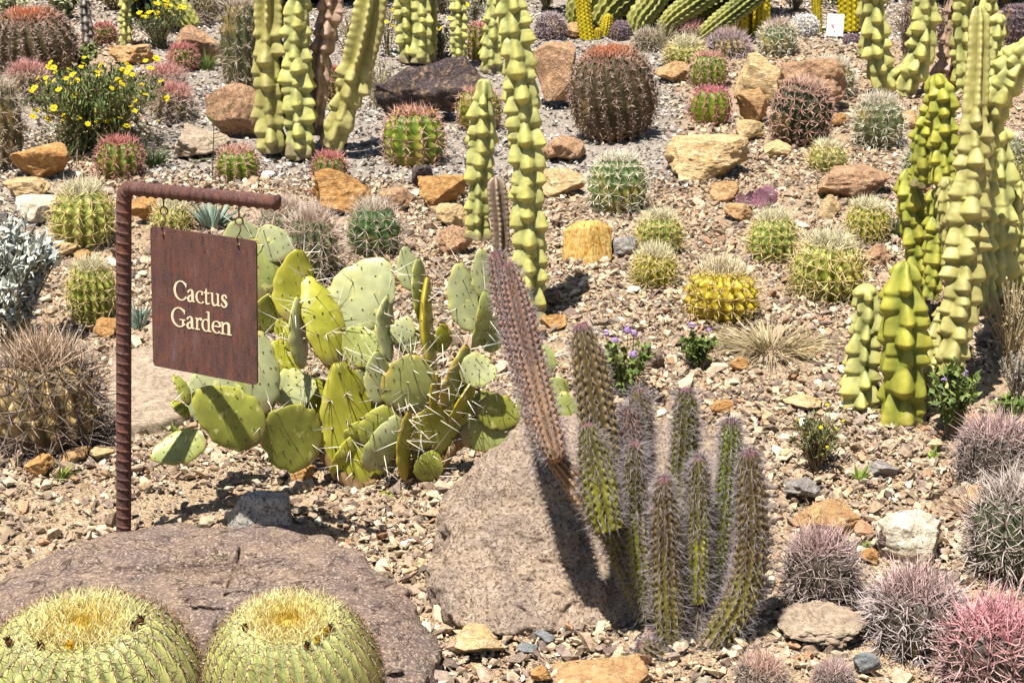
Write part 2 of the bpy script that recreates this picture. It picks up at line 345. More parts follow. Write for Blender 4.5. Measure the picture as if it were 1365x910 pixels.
_fl = {}
def flower_mesh(kind):
    """small flower / fruit meshes shared by every flower part"""
    if kind in _fl: return _fl[kind]
    mb = MB(); r = rng_(5)
    if kind == 'daisy':
        for k in range(11):
            a = k * 2 * pi / 11 + r.normal() * .05; d = np.array([math.cos(a), math.sin(a), 0]); t = np.array([-d[1], d[0], 0])
            z = r.uniform(-.1, .12)
            V = [d * .2 - t * .1, d * .2 + t * .1, d * .7 + t * .25 + [0, 0, .1 + z], d * 1. + [0, 0, .02 + z], d * .7 - t * .25 + [0, 0, .1 + z]]
            mb.add(np.array(V), [[0, 1, 2], [0, 2, 4], [4, 2, 3]], A(250, 222, 20))
        th = np.arange(10) * 2 * pi / 10
        V = np.concatenate([np.stack([.33 * np.cos(th), .33 * np.sin(th), 0 * th + .02], 1), np.stack([.2 * np.cos(th), .2 * np.sin(th), 0 * th + .2], 1), [[0, 0, .24]]])
        mb.add(V, np.concatenate([grid_faces(2, 10)[:, [0, 1, 2]], grid_faces(2, 10)[:, [0, 2, 3]], cap_faces(10, 10, 20)]), A(236, 178, 14))
    elif kind == 'verbena':
        for k in range(26):
            d = unit(r.normal(size=3) + [0, 0, .8]); a = unit(np.cross(d, r.normal(size=3))); b = np.cross(d, a); c = d * r.uniform(.6, .9)
            col = A(224, 192, 240) if k % 3 else A(196, 150, 224)
            for q in range(5):
                e = a * math.cos(q * 1.2566) + b * math.sin(q * 1.2566); f = np.cross(d, e)
                mb.add(np.array([c, c + e * .28 + f * .13, c + e * .36, c + e * .28 - f * .13]), [[0, 1, 2], [0, 2, 3]], col)
    else:
        ca, cb = {'fruit': (A(232, 196, 40), A(150, 110, 30)), 'dry': (A(112, 76, 36), A(60, 38, 20)), 'bloom': (A(248, 206, 30), A(220, 150, 20)), 'orange': (A(226, 150, 40), A(150, 90, 30)), 'red': (A(220, 104, 60), A(170, 60, 40))}[kind]
        nt = 9; th = np.arange(nt) * 2 * pi / nt; rings = []
        for z, rr in [(0, .5), (.35, .62), (.75, .6), (1.05, .42)]:
            rings.append(np.stack([rr * np.cos(th), rr * np.sin(th), 0 * th + z], 1))
        V = np.concatenate(rings + [[[0, 0, .95]]]); F = grid_faces(4, nt)
        C = np.concatenate([np.tile(ca if i < 3 else cb, (nt, 1)) for i in range(4)] + [[cb]])
        mb.add(V, np.concatenate([F[:, [0, 1, 2]], F[:, [0, 2, 3]], cap_faces(3 * nt, nt, 4 * nt)]), C)
        n = 40; a = r.uniform(0, 2 * pi, n)
        Pt = np.stack([.32 * np.cos(a), .32 * np.sin(a), np.full(n, 1.)], 1); D = np.stack([.5 * np.cos(a), .5 * np.sin(a), np.full(n, 1.)], 1) + r.normal(size=(n, 3)) * .2
        spines(mb, Pt, D, r.uniform(.4, .8, n), .09, cb, ca if kind in ('bloom', 'fruit') else cb, r)
    o = mb.build('flower', M['petal']); me = o.data; bpy.data.objects.remove(o); _fl[kind] = me; return me
def flower(kind, name, parent, loc, nrm, size):
    o = bpy.data.objects.new(name, flower_mesh(kind)); COL.objects.link(o); o.parent = parent
    o.location = loc; o.rotation_euler = Vector(nrm).to_track_quat('Z', 'Y').to_euler(); o.scale = (size,) * 3
    return o

def barrel(label, px, pyb, w, h, style, seed, group='barrel cacti of the gravel slope', name='barrel_cactus', cat='cactus', fl=None, tilt=None, detail=1., **ov):
    st = dict(STY[style]); st.update(ov)
    if style in ('pink', 'red', 'redgreen', 'redbig', 'hedge', 'hedgepink'):
        for q in ('sb', 'st', 'tb', 'tt') + (() if style == 'redbig' else ('crown',)):
            if st[q] is not None: st[q] = mix(st[q], np.mean(st[q]) * np.array([1.08, 1.0, .88]), {'hedge': .45, 'hedgepink': .38}.get(style, .33))
    st['hair'] = int(st['hair'] * 1.5); r = rng_(seed)
    g = G(px, pyb); R = w / 2 / sc(g)
    k0 = (g[1] + .75 * R) / g[1]; loc = np.array([g[0] * k0, g[1] + .75 * R, 0]); loc[2] = gz(loc[0], loc[1]) - .02
    s2 = sc(loc + [0, 0, R]); R = w / 2 / s2 / (1 + .35 * st['L'])
    H = max(.75 * R, h / s2 / .97 - .33 * R)
    root = thing(name, label, cat, loc, group)
    T = math.radians(r.uniform(1, 14) if tilt is None else tilt); ta = ov.get('ta', r.normal() * .5)
    ct, sn = math.cos(T), -math.sin(T)
    Rx = np.array([[1, 0, 0], [0, ct, sn], [0, -sn, ct]])          # leans the crown towards the sun side
    ca_, sa_ = math.cos(ta), math.sin(ta); Rz = np.array([[ca_, -sa_, 0], [sa_, ca_, 0], [0, 0, 1]])
    ROT = Rz @ Rx
    ribs = int(st['ribs'] + (0 if st.get('smooth') else r.integers(-2, 3))); st['pw'] = st['pw'] * r.uniform(.9, 1.1); na = st['na']; phm = st['phmax'] * pi
    big = w > 150
    nph = int((90 if big else 44 if w > 60 else 28) * detail); nth = ribs * (10 if big else 7 if w > 60 else 5)
    tw = r.uniform(-.12, .12); ph0 = r.uniform(0, 6)
    lump = r.uniform(-.05, .05, 4)
    def surf(ph, th):
        rr = R * np.maximum(np.sin(ph), 0) ** st['pw']
        z = (np.cos(ph) - math.cos(phm)) / (1 - math.cos(phm)) * H
        z = z - .07 * H * np.exp(-(ph / .28) ** 2)
        a = ribs * (th + tw * ph) / 2 + ph0
        sharp = .55 * (1 - np.abs(np.sin(a))) + .45 * np.abs(np.cos(a)) ** .7
        arc = ph / phm * na
        tb = 1 + st['tub'] * np.cos(2 * pi * arc + pi) * sharp
        d = st['dep'] * np.minimum(1, (ph / .35) ** 1.)
        rr = rr * (1 - d * (1 - sharp)) * tb * (1 + lump[0] * np.cos(th) + lump[1] * np.sin(2 * th + lump[2] * 40) * .6)
        p = np.stack([rr * np.cos(th), rr * np.sin(th), z - .03 * H], -1)
        p = p * (1 + (.004 if st.get('smooth') else .02) * fbm(p / R * 2.3 + seed, 3, seed))[:, None]
        return p @ ROT.T, sharp
    ph, th = np.meshgrid(np.linspace(.02, phm, nph), np.arange(nth) * 2 * pi / nth, indexing='ij')
    V, sh = surf(ph.ravel(), th.ravel()); t = ph.ravel() / phm
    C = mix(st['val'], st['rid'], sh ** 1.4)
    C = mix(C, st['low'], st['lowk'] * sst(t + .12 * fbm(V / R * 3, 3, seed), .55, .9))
    C = mix(C, mix(st['rid'], A(214, 176, 92), np.full(1, .7))[0], .6 * sst(fbm(V / R * 1.3 + 5, 3, seed + 21), .35, .7) * (0 if st.get('smooth') or style in ('hedge', 'hedgepink', 'longspine') else 1))
    C = mix(C, st['crown'], .75 * sst(-t, -st.get('cr', .16), -.03))
    C = C * (1 + .16 * fbm(V / R * 2.2, 3, seed + 9))[:, None]
    top, _ = surf(np.array([.0]), np.array([0.]))
    V = np.vstack([V, top]); C = np.vstack([C, [st['crown']]])
    F = grid_faces(nph, nth); F = np.concatenate([F[:, [0, 2, 1]], F[:, [0, 3, 2]], cap_faces(0, nth, nph * nth)])
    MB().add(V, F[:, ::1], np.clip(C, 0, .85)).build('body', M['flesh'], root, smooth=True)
    # areoles on the ridges
    k = np.arange(ribs); phs = np.linspace(.10, phm * .95, na)
    pj, kk = np.meshgrid(phs, k, indexing='ij')
    pj = pj.ravel() + r.normal(size=pj.size) * .25 * phm / na * .4
    pj = np.clip(pj, .06, phm * .97)
    tj = (kk.ravel() * pi - ph0) * 2 / ribs - tw * pj
    Pa, _ = surf(pj, tj)
    d1 = surf(pj + .05, tj)[0] - surf(pj - .05, tj)[0]; d2 = np.stack([-np.sin(tj), np.cos(tj), 0 * tj], -1) @ ROT.T
    t2 = unit(d1); t1 = unit(d2); n = unit(np.cross(t1, t2)); sgn = np.sign(np.sum(n * np.stack([np.cos(tj) * np.sin(pj), np.sin(tj) * np.sin(pj), np.cos(pj)], -1) @ ROT.T, -1) + 1e-9)
    n = n * sgn[:, None]
    mb = MB(); ns = st['ns']
    Pn = np.repeat(Pa, ns, 0); Nn = np.repeat(n, ns, 0); T1 = np.repeat(t1, ns, 0); T2 = np.repeat(t2, ns, 0); tt = np.repeat(pj / phm, ns)
    m = len(Pn); ang = np.tile(np.arange(ns) * 2 * pi / ns, len(Pa)) + r.normal(size=m) * .3
    el = np.radians(r.uniform(st['spread'][0], st['spread'][1], m))
    D = Nn * np.cos(el)[:, None] + (T1 * np.cos(ang)[:, None] + T2 * np.sin(ang)[:, None]) * np.sin(el)[:, None]
    topw = sst(-tt, -st['tipk'], -.08)
    D = unit(D + np.array([0, 0, .5]) * topw[:, None])
    L = st['L'] * R * r.uniform(.55, 1.15, m) * (1 + (st['toplong'] - 1) * topw)
    Wd = max(st['W'] * 1.25 * R, (.3 if st.get('smooth') else .42) / s2) * r.uniform(.8, 1.2, m)
    tb = st['sb'] if st['tb'] is None else st['tb']; t_t = st['st'] if st['tt'] is None else st['tt']
    v = (1 + r.normal(size=m) * .16)[:, None]
    cb = mix(st['sb'], tb, topw) * v; cm = mix(st['st'], t_t, topw) * v
    curl = st['curl'] * L[:, None]
    bend = (unit(r.normal(size=(m, 3)) + np.array([0, 0, .2]))) * curl
    cb = cb * 1.5; cm = cm * 1.6
    spines(mb, Pn, D, L, Wd, np.clip(cb, 0, .85), np.clip(cm, 0, .85), r, bend if (st['curl'] > .1 or big) else None)
    # crown tuft
    q = int(st['ncr'] * (1 if w > 60 else .5)); pc = np.abs(r.normal(size=q)) * (.2 if st.get('smooth') else .26) + .02; tc_ = r.uniform(0, 2 * pi, q)
    pc = np.minimum(pc, .9)
    Pc, _ = surf(pc, tc_)
    Dc = np.stack([np.cos(tc_) * pc, np.sin(tc_) * pc, np.full(q, .75)], -1) @ ROT.T + r.normal(size=(q, 3)) * .28
    Lc = st['crL'] * R * r.uniform(.5, 1.1, q)
    cc = mix(st['crown'], t_t, np.clip(pc * 2.6 - .2, 0, 1)) * (1 + r.normal(size=q) * .14)[:, None]
    spines(mb, Pc, Dc, Lc, np.maximum(st['W'] * 1.1 * R, .36 / s2), np.clip(cc * 1.2, 0, .85), np.clip(cc * 1.55, 0, .85), r, r.normal(size=(q, 3)) * (.15 * Lc)[:, None])
    if st['hair']:
        q = int(st['hair'] * (1 if w > 60 else .5)); pc = np.arccos(r.uniform(math.cos(phm), 1, q)); tc_ = r.uniform(0, 2 * pi, q)
        Pc, _ = surf(pc, tc_); nn = unit(Pc - np.array([0, 0, .45 * H])); D = nn + r.normal(size=(q, 3)) * .55
        w_ = sst(-pc / phm, -st['tipk'], -.08)
        cb = mix(st['sb'], tb, w_) * (1 + r.normal(size=q) * .18)[:, None]; cm = mix(st['st'], t_t, w_)
        L = st['L'] * R * r.uniform(.4, 1., q)
        spines(mb, Pc, D, L, np.maximum(st['W'] * R, .36 / s2), np.clip(cb * 1.5, 0, .85), np.clip(cm * 1.6, 0, .85), r, r.normal(size=(q, 3)) * (st['curl'] * L)[:, None])
    mb.build('spines', M['spine'], root, stuff=True)
    if st['wool']:
        wb = MB()
        for i in range(len(Pa)):
            if pj[i] > phm * .8: continue
            q = 5; spines(wb, np.repeat(Pa[i:i + 1], q, 0) + t2[i] * R * r.uniform(-.035, .035, (q, 1)), n[i] + r.normal(size=(q, 3)) * .5, R * .022, R * .012, A(214, 200, 178), A(238, 230, 214), r)
        wb.build('areole_wool', M['spine'], root, stuff=True)
    for (kind, num, fph, size) in (fl or []):
        for i in range(num):
            a = -pi / 2 + r.uniform(-1.7, 1.7) if num < 6 else i * 2 * pi / num + r.uniform(-.3, .3); p_ = fph + r.normal() * .06
            q, _ = surf(np.array([p_]), np.array([a])); nn = np.array([math.cos(a) * math.sin(p_), math.sin(a) * math.sin(p_), 1.1])
            flower(kind, {'dry': 'dried_flower', 'fruit': 'fruit'}.get(kind, 'flower'), root, q[0], nn, size * R)
    return root

# ------------------------------------------------------------------ rocks
_ico = {}
def ico(n):
    if n not in _ico:
        bm = bmesh.new(); bmesh.ops.create_icosphere(bm, subdivisions=n, radius=1)
        V = np.array([v.co[:] for v in bm.verts]); F = np.array([[v.index for v in f.verts] for f in bm.faces]); bm.free(); _ico[n] = (V, F)
    return _ico[n][0].copy(), _ico[n][1]
def rock_shape(sub, seed, cuts=9, pn=3., rough=.10, cutr=(.5, .85), fine=.03):
    V, F = ico(sub); r = rng_(seed)
    V = V / (np.sum(np.abs(V) ** pn, 1) ** (1 / pn))[:, None]
    for _ in range(cuts):
        n = unit(r.normal(size=3) * [1, 1, .8]); d = r.uniform(*cutr)
        e = np.maximum(V @ n - d, 0); V = V - e[:, None] * n * .96
    u = unit(V)
    V = V + u * (rough * fbm(V * 1.6 + seed, 3, seed))[:, None] + u * (fine * fbm(V * 6 + seed, 4, seed + 3))[:, None]
    return V, F
def rock(label, px, pyb, w, h, mat, seed, dep=.75, cuts=13, pn=2.6, rough=.10, fine=.04, name='rock', group='rocks of the desert bed', rot=None, tilt=(0, 0), sink=.2, cutr=(.46, .8)):
    g = G(px, pyb); s = sc(g); sx = w / 2 / s
    sy = sx * dep; k = (g[1] + sy * .9) / g[1]
    c = np.array([g[0] * k, g[1] + sy * .9, 0]); c[2] = gz(c[0], c[1])
    s = sc(c); sx = w / 2 / s; sy = sx * dep
    Ht = max(.62 * h / s, h / s - .13 * 2 * sy)      # part of the height seen is the top sloping away
    sub = 6 if w > 88 else 5 if w > 30 else 4
    V, F = rock_shape(sub, seed, cuts, pn, rough, cutr, fine)
    V = V / np.abs(V[:, [0]]).max()
    V[:, 1] /= np.abs(V[:, 1]).max(); V[:, 2] /= np.abs(V[:, 2]).max()
    a = rng_(seed + 77).uniform(-.3, .3) if rot is None else rot
    V = V * [sx, sy, Ht * (.5 + sink * .5)]
    V[:, 2] += V[:, 0] * tilt[0] + V[:, 1] * tilt[1]
    ca_, sa_ = math.cos(a), math.sin(a); V = V @ np.array([[ca_, sa_, 0], [-sa_, ca_, 0], [0, 0, 1]])
    V[:, 2] += Ht - V[:, 2].max() + SLOPE * V[:, 1] * .6
    o = MB().add(V, F, (.5, .5, .5)).build(name, M[mat], None, smooth=True)
    o.location = c; tag(o, label, 'rock', group); return o

# ------------------------------------------------------------------ ribbed columnar stems
def sweep_stem(C, rad, nt, disp):
    T, Nn, B = frames(C); n = len(C)
    arc = np.concatenate([[0], np.cumsum(np.linalg.norm(np.diff(C, axis=0), axis=1))])
    th = np.arange(nt) * 2 * pi / nt
    ii, jj = np.meshgrid(np.arange(n), np.arange(nt), indexing='ij'); ii = ii.ravel(); jj = jj.ravel()
    k = disp(th[jj], arc[ii], rad[ii], arc[-1])
    dirs = Nn[ii] * np.cos(th[jj])[:, None] + B[ii] * np.sin(th[jj])[:, None]
    return C[ii] + dirs * (rad[ii] * k)[:, None], dirs, th[jj], arc[ii], k, ii
def round_tip(C, rad, blunt=1.):
    """finish a centre line in a dome"""
    T = unit(C[-1] - C[-2]); r = rad[-1]; a = np.linspace(.15, 1, 7) * pi / 2
    C2 = C[-1] + T * (r * np.sin(a) * blunt)[:, None]; r2 = r * np.maximum(np.cos(a), .02)
    return np.vstack([C, C2]), np.concatenate([rad, r2])
def px_path(pts, Yb, Yt):
    """pts: (px, py, radius px) base to tip -> centre line + radius in metres"""
    n = len(pts); out = []
    cum = np.concatenate([[0], np.cumsum([math.hypot(pts[i + 1][0] - pts[i][0], pts[i + 1][1] - pts[i][1]) for i in range(n - 1)])]); cum = cum / cum[-1]
    for (x, y, r), t in zip(pts, cum):
        p = P(x, y, Yb + (Yt - Yb) * t); out.append([*p, r / sc(p)])
    return np.array(out)

def ribbed_stem(root, pts, Yb, Yt, ribs, dep, cols, sp, seed, name='stem', mat='stem', areole=None, tipcol=None, label=None, endcut=False, power=1.):
    """cols=(valley, ridge, low); sp=(n per areole, length, width, base col, tip col, downward)"""
    r = rng_(seed); org = np.array(root.location)
    p = px_path(pts, Yb, Yt); Lm = np.sum(np.linalg.norm(np.diff(p[:, :3], axis=0), axis=1))
    C = crom(p, max(14, int(Lm / (p[:, 3].mean() * .11)))); rad = C[:, 3]; C = C[:, :3] - org
    C, rad = round_tip(C, rad)
    av = areole or rad.mean() * .55
    def disp(th, v, rr, L):
        a = ribs * th / 2; s = (1 - np.abs(np.sin(a))) ** power
        kk = np.round(ribs * th / (2 * pi)) % 2
        return 1 - dep * (1 - s) + .085 * s * np.cos(2 * pi * v / av + pi * kk)
    nt = ribs * 8
    V, D, th, v, k, ii = sweep_stem(C, rad, nt, disp)
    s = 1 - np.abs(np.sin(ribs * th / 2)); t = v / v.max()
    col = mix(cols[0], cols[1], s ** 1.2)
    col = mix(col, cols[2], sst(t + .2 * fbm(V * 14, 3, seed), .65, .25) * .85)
    if sp and sp[0] > 3:
        kk = np.round(ribs * th / (2 * pi)) % 2; q = .5 + .5 * np.cos(2 * pi * v / av + pi * kk)
        col = mix(col, cols[1] * 1.5, .85 * q * s); col = mix(col, A(50, 36, 32), .95 * sst(1 - q, .62, .9) * sst(s, .35, .6))
    if tipcol is not None: col = mix(col, tipcol, sst(t, .955, .995))
    col = col * (1 + .22 * fbm(V * 25, 3, seed + 4))[:, None]
    n = len(C); V = np.vstack([V, C[0], C[-1]]); col = np.vstack([col, col[:1], col[-1:]])
    F = grid_faces(n, nt); F = np.concatenate([F[:, [0, 1, 2]], F[:, [0, 2, 3]], cap_faces(0, nt, n * nt, True), cap_faces((n - 1) * nt, nt, n * nt + 1)])
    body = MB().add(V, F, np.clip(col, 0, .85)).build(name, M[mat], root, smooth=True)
    if label: body['label'] = label
    if sp:
        arc = np.concatenate([[0], np.cumsum(np.linalg.norm(np.diff(C, axis=0), axis=1))]); T, Nn, B = frames(C)
        vs = np.arange(av * .5, arc[-1], av); ss, kk = np.meshgrid(vs, np.arange(ribs), indexing='ij'); ss = ss.ravel() + ((kk.ravel() + 1) % 2) * av * .5; ss = np.minimum(ss, arc[-1] * .998); a = kk.ravel() * 2 * pi / ribs
        I = lambda X: np.stack([np.interp(ss, arc, X[:, i]) for i in range(3)], -1)
        rr = np.interp(ss, arc, rad); d = I(Nn) * np.cos(a)[:, None] + I(B) * np.sin(a)[:, None]; Pa = I(C) + d * (rr * 1.02)[:, None]; Ta = unit(I(T))
        nsp = sp[0]; m = len(Pa) * nsp; Pn = np.repeat(Pa, nsp, 0)
        dn = np.repeat(d, nsp, 0) * r.uniform(.35, 1.2, (m, 1)) + np.repeat(Ta, nsp, 0) * (sp[5] + r.normal(size=(m, 1)) * .55) + r.normal(size=(m, 3)) * .45
        L = sp[1] * r.uniform(.35, 1.15, m) ; mb = MB()
        dk = r.uniform(size=m) < .25
        cb = np.where(dk[:, None], np.array(sp[3]) * .35, sp[3]) * (1 + r.normal(size=(m, 1)) * .15); ct = np.where(dk[:, None], np.array(sp[3]) * .6, sp[4]) * (1 + r.normal(size=(m, 1)) * .12)
        spines(mb, Pn, dn, np.where(dk, L * .5, L), sp[2], np.clip(cb, 0, .85), np.clip(ct, 0, .85), r)
        mb.build('spines', M['spine'], body, stuff=True)
    return body

# ------------------------------------------------------------------ totem pole cactus (knobbly stems)
TV, TR_, TK = A(142, 148, 72), A(212, 210, 132), A(230, 222, 124)
def totem_stem(root, pts, Yb, Yt, seed, ribs=6, amp=.54, smooth_from=2., space=1.0, cols=None, name='stem', label=None, tip=True):
    r = rng_(seed); org = np.array(root.location); cols = cols or (TV, TR_, TK)
    p = px_path(pts, Yb, Yt); rm = p[:, 3].mean(); Lm = np.sum(np.linalg.norm(np.diff(p[:, :3], axis=0), axis=1))
    C = crom(p, int(np.clip(Lm / (rm * .075), 30, 420))); rad = C[:, 3] / (1 + amp * .25); C = C[:, :3] - org
    if tip: C, rad = round_tip(C, rad, 1.1)
    sp = rm * space * 1.2; K = []
    for k in range(ribs):
        v = r.uniform(-.36, .36) * sp + (.5 * sp if k % 2 else 0) - .4 * sp
        while v < Lm + rm:
            K.append((k * 2 * pi / ribs + r.normal() * .13, v + r.normal() * .10 * sp, r.uniform(.45, 1.3), r.uniform(.75, 1.35))); v += sp * r.uniform(.7, 1.4)
    for _ in range(int(Lm / sp * .4)): K.append((r.uniform(0, 2 * pi), r.uniform(0, Lm), r.uniform(.4, .8), r.uniform(.4, .65)))
    K = np.array(K)
    def disp(th, v, rr, L):
        f = np.zeros(len(th)); f2 = np.zeros(len(th))
        for (a, kv, h, wd) in K:
            dv = v - kv; near = np.abs(dv) < sp * 1.6
            if not near.any(): continue
            da = (th[near] - a + pi) % (2 * pi) - pi; d = dv[near]
            wu = 2 * pi / ribs * .76 * wd; wv = np.where(d > 0, sp * 1.2, sp * .40) * wd
            q = ((np.abs(da) / wu) ** 1.5 + (np.abs(d) / wv) ** 1.5 + .012) ** (1 / 1.5)
            x = np.maximum(0, 1 - q); x = h * (x ** .85)
            f[near] = np.maximum(f[near], x)
        t = v / max(L, 1e-6)
        rib = np.maximum(0, (1 - np.abs(np.sin(ribs * th / 2))) ** .8)
        ribd = .85 * rib * (1 + .07 * np.sin(2 * pi * v / (sp * .45)))
        w = sst(t, smooth_from - .04, smooth_from + .06)
        g = f * (1 - w) + ribd * w + .24 * rib * (1 - w)
        disp.f = g
        return (1 - amp * .55) + amp * 1.25 * g
    nt = 54 if rm * sc(p[0, :3]) > 14 else 40
    V, D, th, v, k, ii = sweep_stem(C, rad, nt, disp); g = disp.f
    V = V + D * (rm * .06 * fbm(V * (1.2 / rm), 3, seed))[:, None]
    col = mix(cols[0], cols[1], np.clip(g * 1.6 + .15, 0, 1)); col = mix(col, cols[2], np.clip(g * 2 - .9, 0, 1))
    col = col * (1 + .10 * fbm(V * 12, 3, seed))[:, None] * (1 + .10 * fbm(V * (1.2 / rm), 2, seed + 5))[:, None]
    col = mix(col, A(150, 130, 104), .8 * sst(-(v / rm) + .8 * fbm(V * (1. / rm), 3, seed + 8), -1.1, -.2))
    n = len(C); V = np.vstack([V, C[0], C[-1]]); col = np.vstack([col, col[:1], col[-1:]])
    F = grid_faces(n, nt); F = np.concatenate([F[:, [0, 1, 2]], F[:, [0, 2, 3]], cap_faces(0, nt, n * nt, True), cap_faces((n - 1) * nt, nt, n * nt + 1)])
    b = MB().add(V, F, np.clip(col, 0, .85)).build(name, M['totem'], root, smooth=True)
    if label: b['label'] = label
    return b

# ------------------------------------------------------------------ prickly pear
def pad(root, bx, by, tx, ty, w, yaw, Yb, Yt, cols, seed, spn=(10, .10), thick=.10, nar=5, label=None, name='pad'):
    r = rng_(seed); org = np.array(root.location)
    b = P(bx, by, Yb); t = P(tx, ty, Yt); ax = t - b; L = np.linalg.norm(ax); ax = ax / L
    view = unit(np.array([0, 0, HC]) - (b + t) / 2)
    f0 = unit(view - ax * view.dot(ax)); s0 = np.cross(ax, f0)
    ya = math.radians(yaw); f = f0 * math.cos(ya) + s0 * math.sin(ya); s = np.cross(ax, f)
    W = 1.1 * w / 2 / sc((b + t) / 2); th = L * thick
    nu, nv = 30, 32; u = np.linspace(0, 1, nu); a = np.arange(nv) * 2 * pi / nv
    prof = np.sin(pi * np.clip(u, 0, 1) ** .82) ** .62; prof[0] = prof[-1] = .0
    prof = np.maximum(prof, .10 * (1 - u) ** 6)
    ca, sa = np.cos(a), np.sin(a)
    X = prof[:, None] * W * np.sign(ca) * np.abs(ca) ** .9; Yy = (prof[:, None] ** .55) * th * .5 * np.sign(sa) * np.abs(sa) ** 1.1
    wob = 1 + .05 * np.sin(3 * a + seed)[None] + .035 * np.sin(u * 21 + seed)[:, None] * np.sign(ca)[None] + .03 * np.sin(u * 34 + seed * 2)[:, None]
    bendc = r.uniform(-.10, .10) * L; twist = r.uniform(-.35, .35)
    Q = b - org + ax * (u[:, None, None] * L) + s * (X * wob)[..., None] + f * (Yy + bendc * np.sin(pi * u)[:, None])[..., None]
    Q = Q + f * (twist * (X * (u[:, None] - .4)))[..., None]
    V = Q.reshape(-1, 3)
    edge = np.abs(ca)[None] ** 6 * np.ones((nu, 1)); edge = np.maximum(edge, sst(u, .86, 1.)[:, None]).ravel()
    col = mix(cols[0], cols[1], np.clip(edge * .8 + .45 * fbm(V * 16, 3, seed) , 0, 1))
    col = mix(col, A(168, 140, 96), .7 * sst(.13 - u + .06 * r.normal(), 0, .1)[:, None].repeat(nv, 1).ravel()); F = grid_faces(nu, nv)
    # scattered areole bumps raise the face a little
    # areole positions in (x along width, u along length) on both faces
    ar = []
    for i in range(1, nar + 1):
        uu = i / (nar + .45); pw = np.interp(uu, u, prof)
        m = max(2, int(round(pw * 4.2)))
        for j in range(m):
            xx = ((j + .5 + (i % 2) * .25) / m * 2 - 1) * .88 + r.normal() * .04
            if abs(xx) < 1: ar.append((xx, uu + r.normal() * .012, pw))
    Pa, Na = [], []
    for (xx, uu, pw) in ar:
        for sd in (1, -1):
            zz = (max(pw, .05) ** .55) * th * .5 * math.sqrt(max(0, 1 - abs(xx) ** 2.2))
            Pa.append(b - org + ax * (uu * L) + s * (xx * pw * W) + f * (sd * zz + bendc * math.sin(pi * uu)))
            Na.append(unit(f * sd * max(.25, 1 - abs(xx)) + s * xx * .7 + ax * (uu - .45) * .6))
    nrim = 9
    for i in range(nrim):
        a_ = (i + .5) / nrim * pi; uu = .5 + .48 * math.sin(a_) if i else .6; sgn = math.cos(a_); pw = np.interp(uu, u, prof)
        Pa.append(b - org + ax * (uu * L) + s * (sgn * pw * W) + f * (bendc * math.sin(pi * uu))); Na.append(unit(s * sgn + ax * .5))
    Pa = np.array(Pa); Na = np.array(Na)
    o = MB().add(V, np.concatenate([F[:, [0, 1, 2]], F[:, [0, 2, 3]]]), np.clip(col, 0, .85)).build(name, M['pad'], root, smooth=True)
    if label: o['label'] = label
    mb = MB(); m = len(Pa); sz = max(.004, L * .018)
    for q in range(4):
        spines(mb, Pa - Na * .001, Na + r.normal(size=(m, 3)) * .5, sz * 1.2, sz * .55, A(104, 84, 56), A(158, 128, 84), r)
    n = int(spn[0] * 1.6)
    if n:
        idx = r.choice(m, n)
        D = Na[idx] + r.normal(size=(n, 3)) * .35 + np.array([0, -.25, .05]) ; Ls = spn[1] * r.uniform(.5, 1.15, n)
        spines(mb, Pa[idx], D, Ls, .0017, A(220, 200, 160) * 1.5, np.minimum(A(250, 246, 232) * 1.9, .85), r)
    mb.build('spines', M['spine'], o, stuff=True)
    return o

# ------------------------------------------------------------------ leafy and grassy plants
def leaves(mb, Pt, D, L, W, c1, c2, rng, cup=.15):
    """pointed leaves of two bent halves"""
    n = len(Pt); D = unit(D); L = np.broadcast_to(L, (n,))[:, None]; W = np.broadcast_to(W, (n,))[:, None]
    a = unit(np.cross(D, rng.normal(size=(n, 3)) * .5 + [0, 0, 1])); b = np.cross(a, D)
    mid = Pt + D * L * .45
    V = np.stack([Pt, mid + a * W - b * W * cup, mid + b * W * .1, mid - a * W - b * W * cup, Pt + D * L - b * L * cup * .5], 1).reshape(-1, 3)
    f = np.array([[0, 1, 2], [0, 2, 3], [1, 4, 2], [2, 4, 3]]); F = (np.arange(n)[:, None, None] * 5 + f).reshape(-1, 3)
    t = rng.uniform(size=n); C = np.repeat(mix(c1, c2, t), 5, 0); mb.add(V, F, C)

def at_ground(px, pyb, back=0.):
    g = G(px, pyb); k = (g[1] + back) / g[1]; c = np.array([g[0] * k, g[1] + back, 0]); c[2] = gz(c[0], c[1]); return c, sc(c)

def tuft(label, px, pyb, w, h, n, cols, seed, name='grass_tuft', cat='grass', lean=0, wd=.0022, droop=.35, group=None, core=.3):
    c, s = at_ground(px, pyb, .15 * w / sc(G(px, pyb))); r = rng_(seed); R = w / 2 / s; H = h / s
    mb = MB(); a = r.uniform(0, 2 * pi, n); q = r.uniform(size=n) ** .6
    Pt = np.stack([np.cos(a) * q * R * core, np.sin(a) * q * R * core, np.zeros(n)], 1)
    D = np.stack([np.cos(a) * q * R, np.sin(a) * q * R, H * r.uniform(.4, 1., n)], 1) + r.normal(size=(n, 3)) * .12 * H
    L = np.linalg.norm(D, axis=1); t = r.uniform(size=(n))
    cc = mix(cols[0], cols[1], t); bend = np.stack([np.cos(a), np.sin(a), -np.ones(n)], 1) * (droop * L * r.uniform(0, .6, n))[:, None] + np.array([lean, 0, 0]) * L[:, None]
    Pt[:, 2] = gz(c[0] + Pt[:, 0], c[1] + Pt[:, 1]) - c[2]
    spines(mb, Pt, D, L, max(wd, .25 / s), cc, cc * 1.05, r, bend)
    o = mb.build(name, M['leaf'], None); o.location = c; tag(o, label, cat, group); return o

